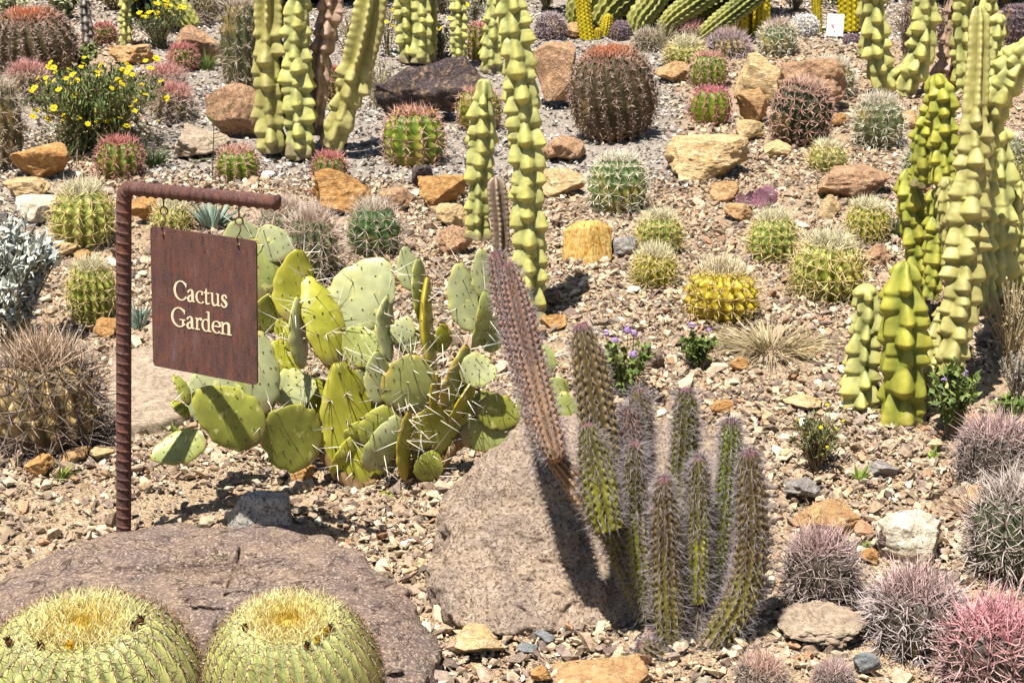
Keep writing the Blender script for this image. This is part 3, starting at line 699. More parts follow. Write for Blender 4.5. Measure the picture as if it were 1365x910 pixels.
def bush(label, px, pyb, w, h, nst, nlf, lf, lw, cols, seed, stemc=A(150, 130, 96), name='shrub', cat='shrub', group=None, flowers=None, leafup=.4, shell=.2, stemr=.002, base=.10, buds=None):
    """open bush: bent stems from one root, leaves along the outer part of each, flowers as parts"""
    c, s = at_ground(px, pyb, .3 * w / sc(G(px, pyb))); r = rng_(seed); R = w / 2 / s; H = h / s
    root = thing(name, label, cat, c, group); ms, ml = MB(), MB(); ends = []
    for i in range(nst):
        a = r.uniform(0, 2 * pi); q = math.sqrt(r.uniform()); e = np.array([math.cos(a) * q * R, math.sin(a) * q * R, H * (.35 + .6 * math.sqrt(max(0, 1 - q * q * .8)) * r.uniform(.75, 1.05))])
        e[2] += SLOPE * e[1]
        m = e * [.45, .45, .6] + r.normal(size=3) * .05 * R; b0 = r.normal(size=3) * base * R; b0[2] = SLOPE * b0[1]
        tube(ms, [b0, m, e], [stemr * 1.3, stemr, stemr * .6], stemc * r.uniform(.8, 1.2), 4, 5); ends.append(e)
        if nlf:
            t = r.uniform(shell, 1., nlf); Pt = (1 - t)[:, None] ** 2 * b0 + 2 * (t * (1 - t))[:, None] * (2 * m - (b0 + e) / 2) + t[:, None] ** 2 * e
            D = r.normal(size=(nlf, 3)) + [0, 0, leafup] + unit(e) * .4
            leaves(ml, Pt, D, lf * r.uniform(.6, 1.2, nlf), lw * r.uniform(.7, 1.2, nlf), cols[0], cols[1], r)
    if buds:
        mb_ = MB(); nb, sz, cb, zl = buds; a = r.uniform(0, 2 * pi, nb); q = np.sqrt(r.uniform(size=nb)); Pb = np.stack([np.cos(a) * q * R, np.sin(a) * q * R, H * r.uniform(zl, 1.0, nb)], 1); Pb[:, 2] += SLOPE * Pb[:, 1]
        for k in range(3): spines(mb_, Pb, r.normal(size=(nb, 3)), sz * 1.6, sz * .7, cb, cb * 1.1, r)
        mb_.build('flower_buds', M['petal'], root, stuff=True)
    ms.build('stems', M['leaf'], root, stuff=True)
    if nlf: ml.build('foliage', M['leaf'], root, stuff=True)
    if flowers:
        kind, num, size, hz = flowers
        mt = MB()
        for i in range(num):
            a = r.uniform(0, 2 * pi); q = math.sqrt(r.uniform()); p = np.array([math.cos(a) * q * R * .95, math.sin(a) * q * R * .95, H * r.uniform(hz[0], hz[1])])
            p[2] += SLOPE * p[1]
            tube(mt, [p * [.5, .5, .25], p * [.85, .85, .7], p], .0012 if s > 250 else .0016, A(150, 150, 80), 3, 5)
            nn = np.array([r.normal() * .5, -.55 + r.normal() * .4, 1.]); flower(kind, 'flower', root, p, nn, size * r.uniform(.75, 1.15))
        mt.build('flower_stalks', M['leaf'], root, stuff=True)
    return root
# ------------------------------------------------------------------ ground and gravel
def zone(x, y):
    """0 = tan desert pavement, 1 = fine grey chippings of the upper bed"""
    V = np.stack([x, y, SLOPE * y], -1); px, py = proj(V)
    k = sst(-py, -262, -222) * sst(px, 150, 215) * sst(-px, -930, -880)
    k = np.maximum(k, sst(-py, -70, -45) * .7)
    k = np.maximum(k, sst(-px, -110, -60) * sst(-py, -330, -300) * .7)
    n = fbm(np.stack([x * 3, y * 3, 0 * x], -1), 3, 4)
    return np.clip(k + .25 * n * (k > .03) * (k < .97), 0, 1)
def axis(segs):
    out = [segs[0][0]]
    for a, b, n in segs: out += list(np.linspace(a, b, n + 1)[1:])
    return np.array(out)
xs = axis([(-400, -40, 10), (-40, -7, 22), (-7, 7, 280), (7, 40, 22), (40, 400, 10)])
ys = axis([(-60, 2, 14), (2, 15, 300), (15, 40, 30), (40, 900, 20)])
XX, YY = np.meshgrid(xs, ys, indexing='xy'); x, y = XX.ravel(), YY.ravel()
z = gz(x, y)
near = sst(-np.abs(x), -7, -6) * sst(y, 2, 3) * sst(-y, -15, -14)
z = z + near * (.008 * fbm(np.stack([x * 6, y * 6, 0 * x], -1), 3, 2)) - .006
V = np.stack([x, y, z], -1); nx = len(xs); ny = len(ys)
i, j = np.meshgrid(np.arange(ny - 1), np.arange(nx - 1), indexing='ij'); a = (i * nx + j).ravel()
F = np.stack([a, a + 1, a + nx + 1, a + nx], -1)
zn = zone(x, np.clip(y, 2.5, 60)); Cg = np.zeros((len(V), 3)); Cg[:, 0] = zn; Cg[:, 1] = fbm(np.stack([x * 1.7, y * 1.7, 0 * x], -1), 3, 8) * .5 + .5
m, nt, b = nodes('desert_ground', .95, .1)
at = N(nt, 'ShaderNodeVertexColor', layer_name='col'); se = N(nt, 'ShaderNodeSeparateColor'); nt.links.new(at.outputs[0], se.inputs[0])
tc = N(nt, 'ShaderNodeTexCoord'); ob = tc.outputs['Object']
v1 = N(nt, 'ShaderNodeTexVoronoi', Scale=75.0); v2 = N(nt, 'ShaderNodeTexVoronoi', Scale=190.0)
nz = N(nt, 'ShaderNodeTexNoise', Scale=30.0, Detail=6.0, Roughness=.7)
for q in (v1, v2, nz): nt.links.new(ob, q.inputs['Vector'])
tan = [(.0, AG(178, 146, 114)), (.2, AG(216, 186, 148)), (.4, AG(200, 164, 126)), (.6, AG(228, 202, 166)), (.8, AG(182, 158, 138)), (1., AG(234, 212, 180))]
gry = [(.0, AG(140, 128, 118)), (.25, AG(206, 190, 174)), (.5, AG(172, 158, 146)), (.75, AG(222, 208, 190)), (1., AG(190, 174, 158))]
s1 = N(nt, 'ShaderNodeSeparateColor'); nt.links.new(v1.outputs['Color'], s1.inputs[0]); s2_ = N(nt, 'ShaderNodeSeparateColor'); nt.links.new(v2.outputs['Color'], s2_.inputs[0])
ct = mixc(nt, ramp(nt, s1.outputs[0], tan), ramp(nt, s2_.outputs[0], tan), .55); cg = mixc(nt, ramp(nt, s1.outputs[0], gry), ramp(nt, s2_.outputs[0], gry), .6)
c = mixc(nt, ct, cg, se.outputs[0])
c = mixc(nt, c, ramp(nt, nz.outputs[0], [(.3, .6), (.7, 1.05)]), 1., 'MULTIPLY')
nt.links.new(c, b.inputs['Base Color'])
p_ = bump(nt, b, v2.outputs['Distance'], .8, .006); p_ = bump(nt, b, v1.outputs['Distance'], .9, .012, p_); bump(nt, b, nz.outputs[0], .4, .01, p_)
g_ = MB().add(V, F, Cg).build('ground', m, None, smooth=True); g_['kind'] = 'structure'

TANP = np.array([AG(214, 180, 138), AG(202, 160, 118), AG(232, 204, 162), AG(220, 172, 112), AG(186, 146, 112), AG(240, 220, 184), AG(208, 140, 84), AG(168, 138, 118), AG(226, 186, 134), AG(150, 120, 104), AG(236, 206, 160), AG(208, 164, 128)])
TANW = np.array([12, 11, 8, 6, 15, 4, 4, 16, 9, 12, 5, 12.]); TANW /= TANW.sum()
TANP = mix(TANP, TANP.mean(1, keepdims=True) * np.array([1.12, 1., .84]), np.full(len(TANP), .42)) * np.array([.90, .92, .92])
GRYP = np.array([AG(206, 194, 180), AG(166, 154, 144), AG(128, 118, 112), AG(232, 222, 206), AG(188, 174, 160), AG(84, 78, 76), AG(214, 190, 160)])
GRYW = np.array([12, 12, 9, 8, 10, 6, 5.]); GRYW /= GRYW.sum()
def stone_templates(k, seed):
    out = []; r = rng_(seed)
    for i in range(k):
        bm = bmesh.new(); n = r.integers(9, 14)
        pts = unit(r.normal(size=(n, 3))) * r.uniform(.75, 1.0, (n, 1)) * np.array([1, r.uniform(.6, .95), r.uniform(.38, .7)])
        for q in pts: bm.verts.new(q)
        res = bmesh.ops.convex_hull(bm, input=bm.verts)
        bmesh.ops.triangulate(bm, faces=bm.faces[:])
        lo = [v for v in bm.verts if not v.link_faces]
        bmesh.ops.delete(bm, geom=lo, context='VERTS'); bm.verts.index_update()
        out.append((np.array([v.co[:] for v in bm.verts]), np.array([[v.index for v in f.verts] for f in bm.faces]))); bm.free()
    return out
def scatter(mb, n, ya, yb, slo, shi, gmin, gmax, seed):
    r = rng_(seed); tm = stone_templates(14, seed + 1)
    y = np.sqrt(r.uniform(ya ** 2, yb ** 2, n)); x = r.uniform(-.375, .375, n) * y
    zn = zone(x, y); keep = (zn >= gmin - .35 * r.uniform(size=n)) & (zn <= gmax + .25 * r.uniform(size=n))
    clump = fbm(np.stack([x * 2.3, y * 2.3, 0 * x], -1), 3, 31); keep &= r.uniform(size=n) < .78 + .7 * clump
    x, y, zn = x[keep], y[keep], zn[keep]; n = len(x)
    s = slo * (shi / slo) ** (r.uniform(size=n) ** 2.1)
    z = gz(x, y) + s * r.uniform(-.05, .45, n)
    k = r.integers(0, 14, n); a = r.uniform(0, 2 * pi, n); tx, ty = r.normal(size=n) * .3, r.normal(size=n) * .3
    col = np.where((r.uniform(size=n) < zn)[:, None], GRYP[r.choice(len(GRYP), n, p=GRYW)], TANP[r.choice(len(TANP), n, p=TANW)])
    col = col * (1 + r.normal(size=(n, 1)) * .20)
    for q in range(14):
        I = np.where(k == q)[0]; Vt, Ft = tm[q]; m = len(Vt)
        ca, sa = np.cos(a[I])[:, None], np.sin(a[I])[:, None]
        X = Vt[None, :, 0] * ca - Vt[None, :, 1] * sa; Yv = Vt[None, :, 0] * sa + Vt[None, :, 1] * ca
        Z = Vt[None, :, 2] + X * tx[I][:, None] + Yv * ty[I][:, None]
        Vv = np.stack([X * s[I][:, None] + x[I][:, None], Yv * s[I][:, None] + y[I][:, None], Z * s[I][:, None] + z[I][:, None]], -1).reshape(-1, 3)
        Ff = (np.arange(len(I))[:, None, None] * m + Ft).reshape(-1, 3)
        mb.add(Vv, Ff, np.clip(np.repeat(col[I], m, 0), .02, .8))
mb = MB()
scatter(mb, 140000, 3.3, 9.2, .0064, .028, 0, .6, 100)
scatter(mb, 4200, 3.3, 10., .024, .046, 0, .5, 200)
scatter(mb, 62000, 8.6, 15., .010, .032, 0, .6, 300)
scatter(mb, 80000, 5.8, 15., .009, .024, .5, 1, 400)
mb.build('gravel', M['stone'], None, stuff=True)
# twigs and straw fallen on the gravel
mb = MB(); r = rng_(8); n = 900
y = np.sqrt(r.uniform(3.4 ** 2, 11 ** 2, n)); x = r.uniform(-.36, .36, n) * y; a = r.uniform(0, 2 * pi, n)
spines(mb, np.stack([x, y, gz(x, y) + .018], -1), np.stack([np.cos(a), np.sin(a), r.normal(size=n) * .12 + .05], -1), r.uniform(.03, .13, n), .0013, A(190, 160, 120), A(226, 206, 166), r, r.normal(size=(n, 3)) * .012)
mb.build('fallen_straw', M['leaf'], None, stuff=True)['label'] = 'dry straw and twigs fallen on the gravel'

# ------------------------------------------------------------------ the sign
sg = G(165, 722); s0 = sc(sg); YAW = math.radians(29)
ux = np.array([math.cos(YAW), -math.sin(YAW), 0])        # along the arm, towards the camera's right and nearer
sg[2] = gz(sg[0], sg[1])
root = thing('sign_post', 'rusty ribbed steel bar bent at a right angle carrying the hanging sign', 'sign post', sg)
top = P(165, 250, sg[1] - .02) - sg
R0 = 9.6 / s0
ArmL = 205 / s0 / math.cos(YAW) * 1.02
bend_r = .028
path = [np.array([0, 0, -.12])] + [top * t for t in np.linspace(0.02, 1, 24)]
path[-1] = top - np.array([0, 0, bend_r])
for q in np.linspace(0.2, 1, 5): path.append(top - np.array([0, 0, bend_r]) + ux * bend_r * (1 - math.cos(q * pi / 2)) + np.array([0, 0, 1]) * bend_r * math.sin(q * pi / 2))
e0 = path[-1]
for q in np.linspace(.08, 1, 12): path.append(e0 + ux * (ArmL - bend_r) * q + np.array([0, 0, -.004 * q]))
path = np.array(path)
Cc = crom(path, 900); T, Nn, B = frames(Cc); nt_ = 28; th = np.arange(nt_) * 2 * pi / nt_
arc = np.concatenate([[0], np.cumsum(np.linalg.norm(np.diff(Cc, axis=0), axis=1))])
pit = 13.2 / s0
ph = (arc[:, None] + np.cos(th)[None] * 0 + R0 * .14 * np.sin(th)[None]) / pit
rg = np.maximum(0, np.cos(2 * pi * ph)) ** 12 * np.clip(np.abs(np.cos(th))[None] * 2.2, 0, 1)
lon = np.maximum(0, np.abs(np.sin(th))[None] - .93) / .07
rr = R0 * (.90 + .20 * np.maximum(rg, lon * .7))
V = Cc[:, None] + rr[..., None] * (Nn[:, None] * np.cos(th)[None, :, None] + B[:, None] * np.sin(th)[None, :, None])
V = np.vstack([V.reshape(-1, 3), Cc[0], Cc[-1]]); n = len(Cc); F = grid_faces(n, nt_)
MB().add(V, np.concatenate([F[:, [0, 1, 2]], F[:, [0, 2, 3]], cap_faces(0, nt_, n * nt_, True), cap_faces((n - 1) * nt_, nt_, n * nt_ + 1)]), (.2, .1, .08)).build('bar', M['rust'], root, smooth=True)
# hanging plate
def arm_at(px):
    """point of the arm's underside that lies at the pixel column px"""
    best = min(np.linspace(.02, ArmL, 200), key=lambda t: abs(proj((sg + e0 + ux * t)[None])[0][0] - px)); return best
tl = arm_at(198); tr = arm_at(340); PW = tr - tl
armz = e0[2]
yl = (sg + e0 + ux * tl)[1]
ztop = P(198, 301, yl)[2]; PH = (ztop - P(198, 488, yl)[2])
plate = thing('hanging_sign', 'square rusted steel plate lettered Cactus Garden hanging from the bent bar', 'sign', np.append((sg + e0 + ux * tl)[:2], ztop - PH))
TL = math.radians(1.9); plate.rotation_euler = (0, TL, -YAW)
plate.location = Vector(plate.location) - Vector(ux) * PH * math.sin(TL)
# local frame: x along plate, z up, y away from the viewer
def rounded(w, h, r, n=6):
    pts = []
    for cx, cz, a0 in ((w - r, h - r, 0), (r, h - r, 90), (r, r, 180), (w - r, r, 270)):
        for k in range(n + 1): a = math.radians(a0 + 90 * k / n); pts.append((cx + r * math.cos(a), cz + r * math.sin(a)))
    return pts
hxs = [arm_at(215.5) - tl, arm_at(316) - tl]
bm = bmesh.new()
outer = rounded(PW, PH, .012)
def loop(bm, pts, y): return [bm.verts.new((p[0], y, p[1])) for p in pts]
holes = [[(hx + .0045 * math.cos(-k * pi / 5), PH - .016 + .0060 * math.sin(-k * pi / 5)) for k in range(10)] for hx in hxs]
edges = []
lo = loop(bm, outer, 0); loops = [lo] + [loop(bm, h_, 0) for h_ in holes]
for L_ in loops:
    for k in range(len(L_)): edges.append(bm.edges.new((L_[k], L_[(k + 1) % len(L_)])))
bmesh.ops.triangle_fill(bm, use_beauty=True, edges=edges)
inhole = [f for f in bm.faces if any(math.hypot(f.calc_center_median().x - hx, f.calc_center_median().z - (PH - .016)) < .003 for hx in hxs)]
if inhole: bmesh.ops.delete(bm, geom=inhole, context='FACES')
ex = bmesh.ops.extrude_face_region(bm, geom=bm.faces[:]); bmesh.ops.translate(bm, verts=[v for v in ex['geom'] if isinstance(v, bmesh.types.BMVert)], vec=(0, .005, 0))
bmesh.ops.recalc_face_normals(bm, faces=bm.faces[:])
me = bpy.data.meshes.new('panel'); bm.to_mesh(me); bm.free(); me.materials.append(M['rust'])
panel = bpy.data.objects.new('panel', me); COL.objects.link(panel); panel.parent = plate
# lettering: serif strokes of varying width.  glyph boxes in plate pixels (u right, v up from baseline)
def arcp(cx, cy, rx, ry, a0, a1, w, n=18):
    """w = function of angle (deg) -> width"""
    out = []
    for k in range(n + 1):
        a = a0 + (a1 - a0) * k / n; out.append((cx + rx * math.cos(math.radians(a)), cy + ry * math.sin(math.radians(a)), w(a)))
    return out
TH, TN = 2.9, 1.15
vw = lambda a: TN + (TH - TN) * abs(math.cos(math.radians(a))) ** 1.5         # thick on the sides, thin top and bottom
def gl(ch, x, w, X=15.6, cap=25, asc=26):
    s = []
    if ch in 'CG':
        rx = w * .52; cx = x + rx + 1; cy = cap / 2
        s.append(arcp(cx, cy, rx, cap / 2, 42, 322, lambda a: vw(a) + .4, 30))
        s.append([(cx + rx * .80, cap * .70, 1.2), (cx + rx * .80, cap * .92, 2.2)])
        if ch == 'G': s += [[(x + w * .88, 3, TH), (x + w * .88, cap * .38, TH)], [(x + w * .62, cap * .39, 1.4), (x + w * 1.06, cap * .39, 1.4)]]
    elif ch == 'a':
        s.append([(x + .5, X * .74, 3.), (x + w * .18, X * .9, 2.2), (x + w * .45, X, 1.7), (x + w * .66, X * .9, 2.6), (x + w * .72, X * .68, 3.6), (x + w * .72, X * .3, 3.7), (x + w * .76, X * .08, 2.6), (x + w * 1.02, X * .04, 1.2)])
        s.append([(x + w * .72, X * .62, 1.4), (x + w * .3, X * .48, 2.2), (x + w * .08, X * .26, 3.3), (x + w * .2, X * .03, 2.4), (x + w * .45, 0.3, 2.), (x + w * .72, X * .2, 1.5)])
    elif ch == 'c':
        rx = w * .56; s.append(arcp(x + rx + .6, X / 2, rx, X / 2, 52, 318, vw, 22)); s.append([(x + rx * 1.5, X * .86, 2.2), (x + rx * 1.62, X * .72, 2.8)])
    elif ch == 'e':
        rx = w * .54; s.append(arcp(x + rx + .6, X / 2, rx, X / 2, 8, 318, vw, 26)); s.append([(x + w * .12, X * .56, 1.5), (x + w * 1.06, X * .56, 1.5)])
    elif ch == 't':
        s.append([(x + w * .38, X * 1.3, 1.4), (x + w * .38, X, TH * .9), (x + w * .38, X * .2, TH * .9), (x + w * .52, .6, 2.2), (x + w * .95, X * .1, 1.3)]); s.append([(x, X * .95, 1.7), (x + w * .92, X * .95, 1.7)])
    elif ch == 'u':
        s.append([(x + w * .17, X, TH * .85), (x + w * .17, X * .3, TH * .85), (x + w * .3, X * .04, 2.6), (x + w * .5, X * .02, 2.), (x + w * .8, X * .22, 1.5)])
        s.append([(x + w * .82, X, TH * .9), (x + w * .82, 0, TH * .9)]); s += [[(x - .5, X, 1.3), (x + w * .25, X, 1.5)], [(x + w * .6, X, 1.3), (x + w * .88, X, 1.5)], [(x + w * .82, .6, 1.4), (x + w * 1.08, .6, 1.2)]]
    elif ch == 's':
        s.append([(x + w * .86, X * .76, 1.9), (x + w * .7, X * .96, 1.8), (x + w * .42, X, 1.8), (x + w * .2, X * .84, 2.8), (x + w * .26, X * .62, 3.2), (x + w * .62, X * .44, 3.6), (x + w * .84, X * .24, 3.0), (x + w * .66, X * .03, 2.0), (x + w * .35, 0, 1.8), (x + w * .1, X * .1, 1.8), (x + w * .06, X * .26, 1.9)])
    elif ch == 'r':
        s.append([(x + w * .3, X * .98, TH * .9), (x + w * .3, 0, TH * .9)]); s.append([(x + w * .3, X * .68, 1.4), (x + w * .55, X * .93, 2.), (x + w * .85, X * .97, 2.8), (x + w * 1.0, X * .84, 2.6)])
        s += [[(x, X * .95, 1.3), (x + w * .3, X * .98, 1.5)], [(x - .3, .6, 1.4), (x + w * .72, .6, 1.4)]]
    elif ch == 'd':
        rx = w * .42; s.append(arcp(x + rx + .4, X / 2, rx, X / 2, 30, 330, vw, 24))
        s.append([(x + w * .80, asc, TH * .9), (x + w * .80, 0, TH * .9)]); s += [[(x + w * .5, asc - .6, 1.3), (x + w * .84, asc, 1.6)], [(x + w * .8, .6, 1.4), (x + w * 1.1, .6, 1.2)]]
    elif ch == 'n':
        s.append([(x + w * .2, X * .98, TH * .9), (x + w * .2, 0, TH * .9)]); s.append([(x + w * .2, X * .7, 1.5), (x + w * .42, X * .95, 2.1), (x + w * .64, X * .97, 2.6), (x + w * .8, X * .78, 3.5), (x + w * .82, 0, 3.7)])
        s += [[(x - .6, X * .95, 1.3), (x + w * .2, X * .98, 1.5)], [(x - .6, .6, 1.4), (x + w * .45, .6, 1.4)], [(x + w * .58, .6, 1.4), (x + w * 1.08, .6, 1.4)]]
    return s
mb = MB(); kx = PW / 142.; kz = PH / 188.; zi = 0
word = [('C', 31.7, 16.5, 0), ('a', 50.3, 9.4, 0), ('c', 61.8, 9.4, 0), ('t', 72.4, 8.4, 0), ('u', 82, 11.5, 0), ('s', 95.6, 8.4, 0),
        ('G', 27.7, 18.0, 1), ('a', 48.7, 9.8, 1), ('r', 60.3, 8.6, 1), ('d', 69.7, 11.2, 1), ('e', 83.2, 9.8, 1), ('n', 94.8, 13.4, 1)]
for ch, x0, w0, row in word:
    base = 188 - (92 if row == 0 else 128)
    for st_ in gl(ch, x0, w0):
        p = np.array(st_, float); nn_ = 2 if len(p) == 2 else max(14, len(p))
        if len(p) > 2:
            q = crom(np.column_stack([p[:, 0], p[:, 1], 0 * p[:, 0], p[:, 2]]), max(30, nn_)); p = q[:, [0, 1, 3]]
        t = unit(np.gradient(p[:, :2], axis=0)); nr = np.stack([-t[:, 1], t[:, 0]], 1)
        a_ = p[:, :2] + nr * p[:, [2]] / 2 * .93; b_ = p[:, :2] - nr * p[:, [2]] / 2 * .93
        zi += 1; yf = -.0012 - .00002 * zi; k = len(p)
        f3 = lambda u, yv: np.stack([u[:, 0] * kx, np.full(len(u), yv), (u[:, 1] + base) * kz], 1)
        V = np.vstack([f3(a_, yf), f3(b_, yf), f3(a_, -.0001), f3(b_, -.0001)]); i = np.arange(k - 1)
        F = np.concatenate([np.stack([i, i + 1, i + 1 + k, i + k], -1), np.stack([i + 2 * k, i + 1 + 2 * k, i + 1, i], -1), np.stack([i + k, i + 1 + k, i + 1 + 3 * k, i + 3 * k], -1)])
        F = np.concatenate([F, [[0, k, 3 * k, 2 * k], [k - 1, 2 * k - 1, 4 * k - 1, 3 * k - 1]]])
        mb.add(V, F, (.7, .6, .4))
mb.build('lettering', M['cream'], panel)
gap = (sg[2] + armz - R0) - ztop
for hx in hxs:
    mb = MB(); zt = PH + gap + hx * math.sin(TL)
    hk = [np.array([hx, .0025, zt + .004]), np.array([hx, .0025, PH + gap * .72])]
    tube(mb, hk, .0022, (.1, .06, .05), 7, 4)
    cz = PH + gap * .72 - .010                                       # welded ring
    tube(mb, [np.array([hx + .010 * math.sin(a), .0025 + .003 * math.sin(a), cz + .010 * math.cos(a)]) for a in np.linspace(0, 2 * pi, 14)], .0021, (.1, .06, .05), 7, 40)
    q0 = cz - .008                                                   # S-shaped hook into the plate's hole
    zz = np.linspace(0, 1, 9); hp = []
    for t in zz: hp.append(np.array([hx + .006 * math.sin(t * 2 * pi), -.004 + .006 * (1 - t), q0 + (PH - .018 - q0) * t]))
    hp += [np.array([hx, .006, PH - .019]), np.array([hx + .002, .012, PH - .012]), np.array([hx + .001, .012, PH + .002])]
    tube(mb, hp, .0019, (.1, .06, .05), 7, 60)
    mb.build('hook', M['rust'], plate, smooth=True)

# ------------------------------------------------------------------ boulders in the foreground
def hull_rock(label, pts, mat, seed, sub=6, soft=12, rough=.05, fine=.02, crack=None, name='boulder', group='rocks of the desert bed', gnd=True):
    """a rock whose facets are the hull of measured corner points, softened and roughened"""
    pts = np.array(pts); c = pts.mean(0)
    bm = bmesh.new(); [bm.verts.new(p - c) for p in pts]; bmesh.ops.convex_hull(bm, input=bm.verts)
    pl = []
    for f in bm.faces:
        f.normal_update(); n = np.array(f.normal[:]); d = n.dot(np.array(f.verts[0].co[:]))
        if d < 0: n, d = -n, -d
        if d > 1e-4 and f.calc_area() > 1e-6: pl.append(n / d)
    bm.free(); pl = np.array(pl); U, F = ico(sub)
    q = np.maximum(U @ pl.T, 0); t = 1 / np.maximum(np.sum(q ** soft, 1) ** (1 / soft), 1e-3)
    V = U * t[:, None]; sc0 = np.abs(V).max()
    V = V + U * (sc0 * (rough * fbm(V / sc0 * 2.6, 4, seed) + fine * fbm(V / sc0 * 11, 4, seed + 2)))[:, None]
    if crack:
        dep, scl, st = crack
        for q in range(2):
            n_ = fbm(V * np.array(st) * scl * (1 + .7 * q) + q * 9, 3, seed + 30 + q); m_ = sst(vnoise(V * scl * .8 + 3, seed + 40 + q), -.1, .35)
            V = V - U * (dep * np.exp(-(n_ / .045) ** 2) * m_)[:, None]
            V = V + U * (dep * .9 * sst(n_, -.1, .1) * m_)[:, None]
    o = MB().add(V, F, (.5, .5, .5)).build(name, M[mat], None, smooth=True); o.location = c; tag(o, label, 'rock', group); return o
Yf = G(720, 842)[1]
def PP(x, y, d): return P(x, y, Yf + d)
bpts = [PP(572, 800, .12), PP(600, 838, .0), PP(700, 850, -.02), PP(800, 845, .02), PP(930, 830, .08), PP(1000, 770, .2), PP(586, 705, .24), PP(636, 618, .40), PP(690, 570, .46), PP(760, 562, .48), PP(900, 556, .50), PP(975, 596, .46), PP(1000, 690, .36)]
bpts += [np.array([p[0], Yf + .95, gz(p[0], Yf + .95) - .1]) for p in bpts[:6:2]] + [p * [1, 1, 0] + [0, .2, gz(p[0], p[1]) - .15] for p in bpts[:6]] + [PP(720, 562, .64), PP(900, 554, .64)]
hull_rock('big pyramid-shaped tan boulder between the prickly pear and the hairy cactus stems', bpts, 'rk_boulder', 40, sub=7, soft=40, rough=.035, fine=.035, crack=(.006, 6., (1, 1, .8)))

YG_ = lambda x, y, dy=0.: G(x, min(y, 1100))[1] + dy
spts = [P(x, y, YG_(x, y + 16)) for x, y in ((-140, 850), (-30, 782), (100, 716), (170, 704), (250, 704), (335, 698), (408, 699), (455, 724), (512, 756), (556, 792), (582, 838), (588, 885))]
spts += [P(x, y, YG_(x, y + g)) for x, y, g in ((60, 800, 60), (200, 752, 50), (340, 742, 50), (430, 770, 50), (520, 830, 50))]
spts += [P(x, y, YG_(x, y + 25)) for x, y in ((560, 905), (500, 925), (380, 960), (100, 1000), (-80, 940))]
spts += [p - np.array([0, -.02, .14]) for p in spts[:12]]
hull_rock('large low purple-brown boulder along the bottom left edge behind the golden barrels', spts, 'rk_brown', 21, sub=7, soft=44, rough=.03, fine=.03, crack=(.012, 5., (.35, .8, 1.4)))

# ------------------------------------------------------------------ clump of hairy columnar stems in front of the boulder
cb_, _s = at_ground(885, 872, .05)
root = thing('columnar_cactus', 'clump of grey-haired olive columnar cactus stems leaning against the tan boulder', 'cactus', cb_)
Yc = cb_[1]
gl_ = ((A(92, 80, 46), A(152, 128, 84), A(136, 130, 54)), (A(84, 80, 40), A(148, 138, 72), A(160, 160, 44)), (A(100, 112, 26), A(178, 190, 54), A(176, 186, 40)), (A(84, 62, 52), A(166, 122, 100), A(150, 118, 84)))
SPn = lambda k=1., d=.1: (8, .034 * k, .00070, A(156, 140, 138), A(220, 208, 208), d)
tipc = A(132, 84, 92)
stems = [
 ([(740, 613, 8), (736, 603, 14), (722, 570, 18), (703, 500, 17), (683, 430, 17), (670, 375, 15), (663, 347, 11)], Yf - .05, Yf + .30, 3),
 ([(743, 614, 8), (740, 604, 14), (732, 575, 17), (715, 510, 18), (698, 440, 18), (686, 390, 16), (679, 362, 12)], Yf - .08, Yf + .25, 3),
 ([(812, 700, 18), (806, 620, 20), (798, 560, 21), (788, 500, 20), (780, 460, 16), (776, 443, 11)], Yf + .02, Yf + .08, 0),
 ([(812, 705, 17), (803, 670, 21), (796, 630, 20), (789, 595, 16), (785, 576, 11)], Yf - .09, Yf - .06, 1),
 ([(856, 640, 12), (855, 580, 14), (853, 545, 13), (852, 527, 9)], Yf + .10, Yf + .12, 0),
 ([(848, 640, 12), (843, 590, 13), (840, 568, 12), (839, 553, 9)], Yf + .06, Yf + .08, 3),
 ([(868, 820, 13), (856, 760, 15), (849, 690, 15), (847, 630, 13), (846, 598, 9)], Yc + .06, Yc + .06, 1),
 ([(897, 876, 15), (892, 830, 18), (888, 750, 17), (886, 690, 15), (885, 645, 10)], Yc, Yc, 0),
 ([(903, 760, 13), (906, 680, 15), (913, 590, 15), (915, 545, 13), (914, 526, 9)], Yc + .12, Yc + .16, 1),
 ([(928, 800, 14), (929, 740, 15), (932, 670, 13), (932, 637, 11), (932, 616, 8)], Yc + .05, Yc + .05, 1),
 ([(937, 806, 11), (955, 750, 13), (967, 670, 13), (974, 600, 12), (975, 568, 9)], Yc + .09, Yc + .11, 2),
 ([(936, 872, 15), (960, 845, 19), (990, 795, 20), (1003, 730, 19), (1002, 660, 17), (999, 612, 12)], Yc + .0, Yc + .02, 0),
 ([(919, 872, 11), (924, 840, 14), (928, 812, 11)], Yc + .03, Yc + .05, 0),
 ([(900, 894, 13), (880, 880, 17), (861, 866, 13)], Yc - .03, Yc - .05, 0),
 ([(935, 892, 10), (928, 880, 10)], Yc - .04, Yc - .04, 0),
 ([(866, 840, 12), (842, 770, 15), (824, 722, 16), (806, 690, 14)], Yc + .10, Yf + .03, 1)]
for i, (p, yb, yt, ck) in enumerate(stems):
    p = [(x_, y_, r_ * (1.06 if i < 2 else 1.16)) for x_, y_, r_ in p]
    cc = gl_[ck]
    if i == 9: cc = (A(112, 108, 50), A(164, 150, 92), A(206, 206, 56))
    ribbed_stem(root, p, yb, yt, 13, .16, cc, SPn(1.15 if 3 <= i < 14 else .8, .05), 500 + i, tipcol=tipc)
ribbed_stem(root, [(806, 706, 17), (790, 680, 17), (766, 645, 16), (738, 610, 12)], Yf - .06, Yf - .02, 9, .22, (A(120, 88, 60), A(196, 164, 128), A(170, 150, 90)), None, 540, name='woody_stem')

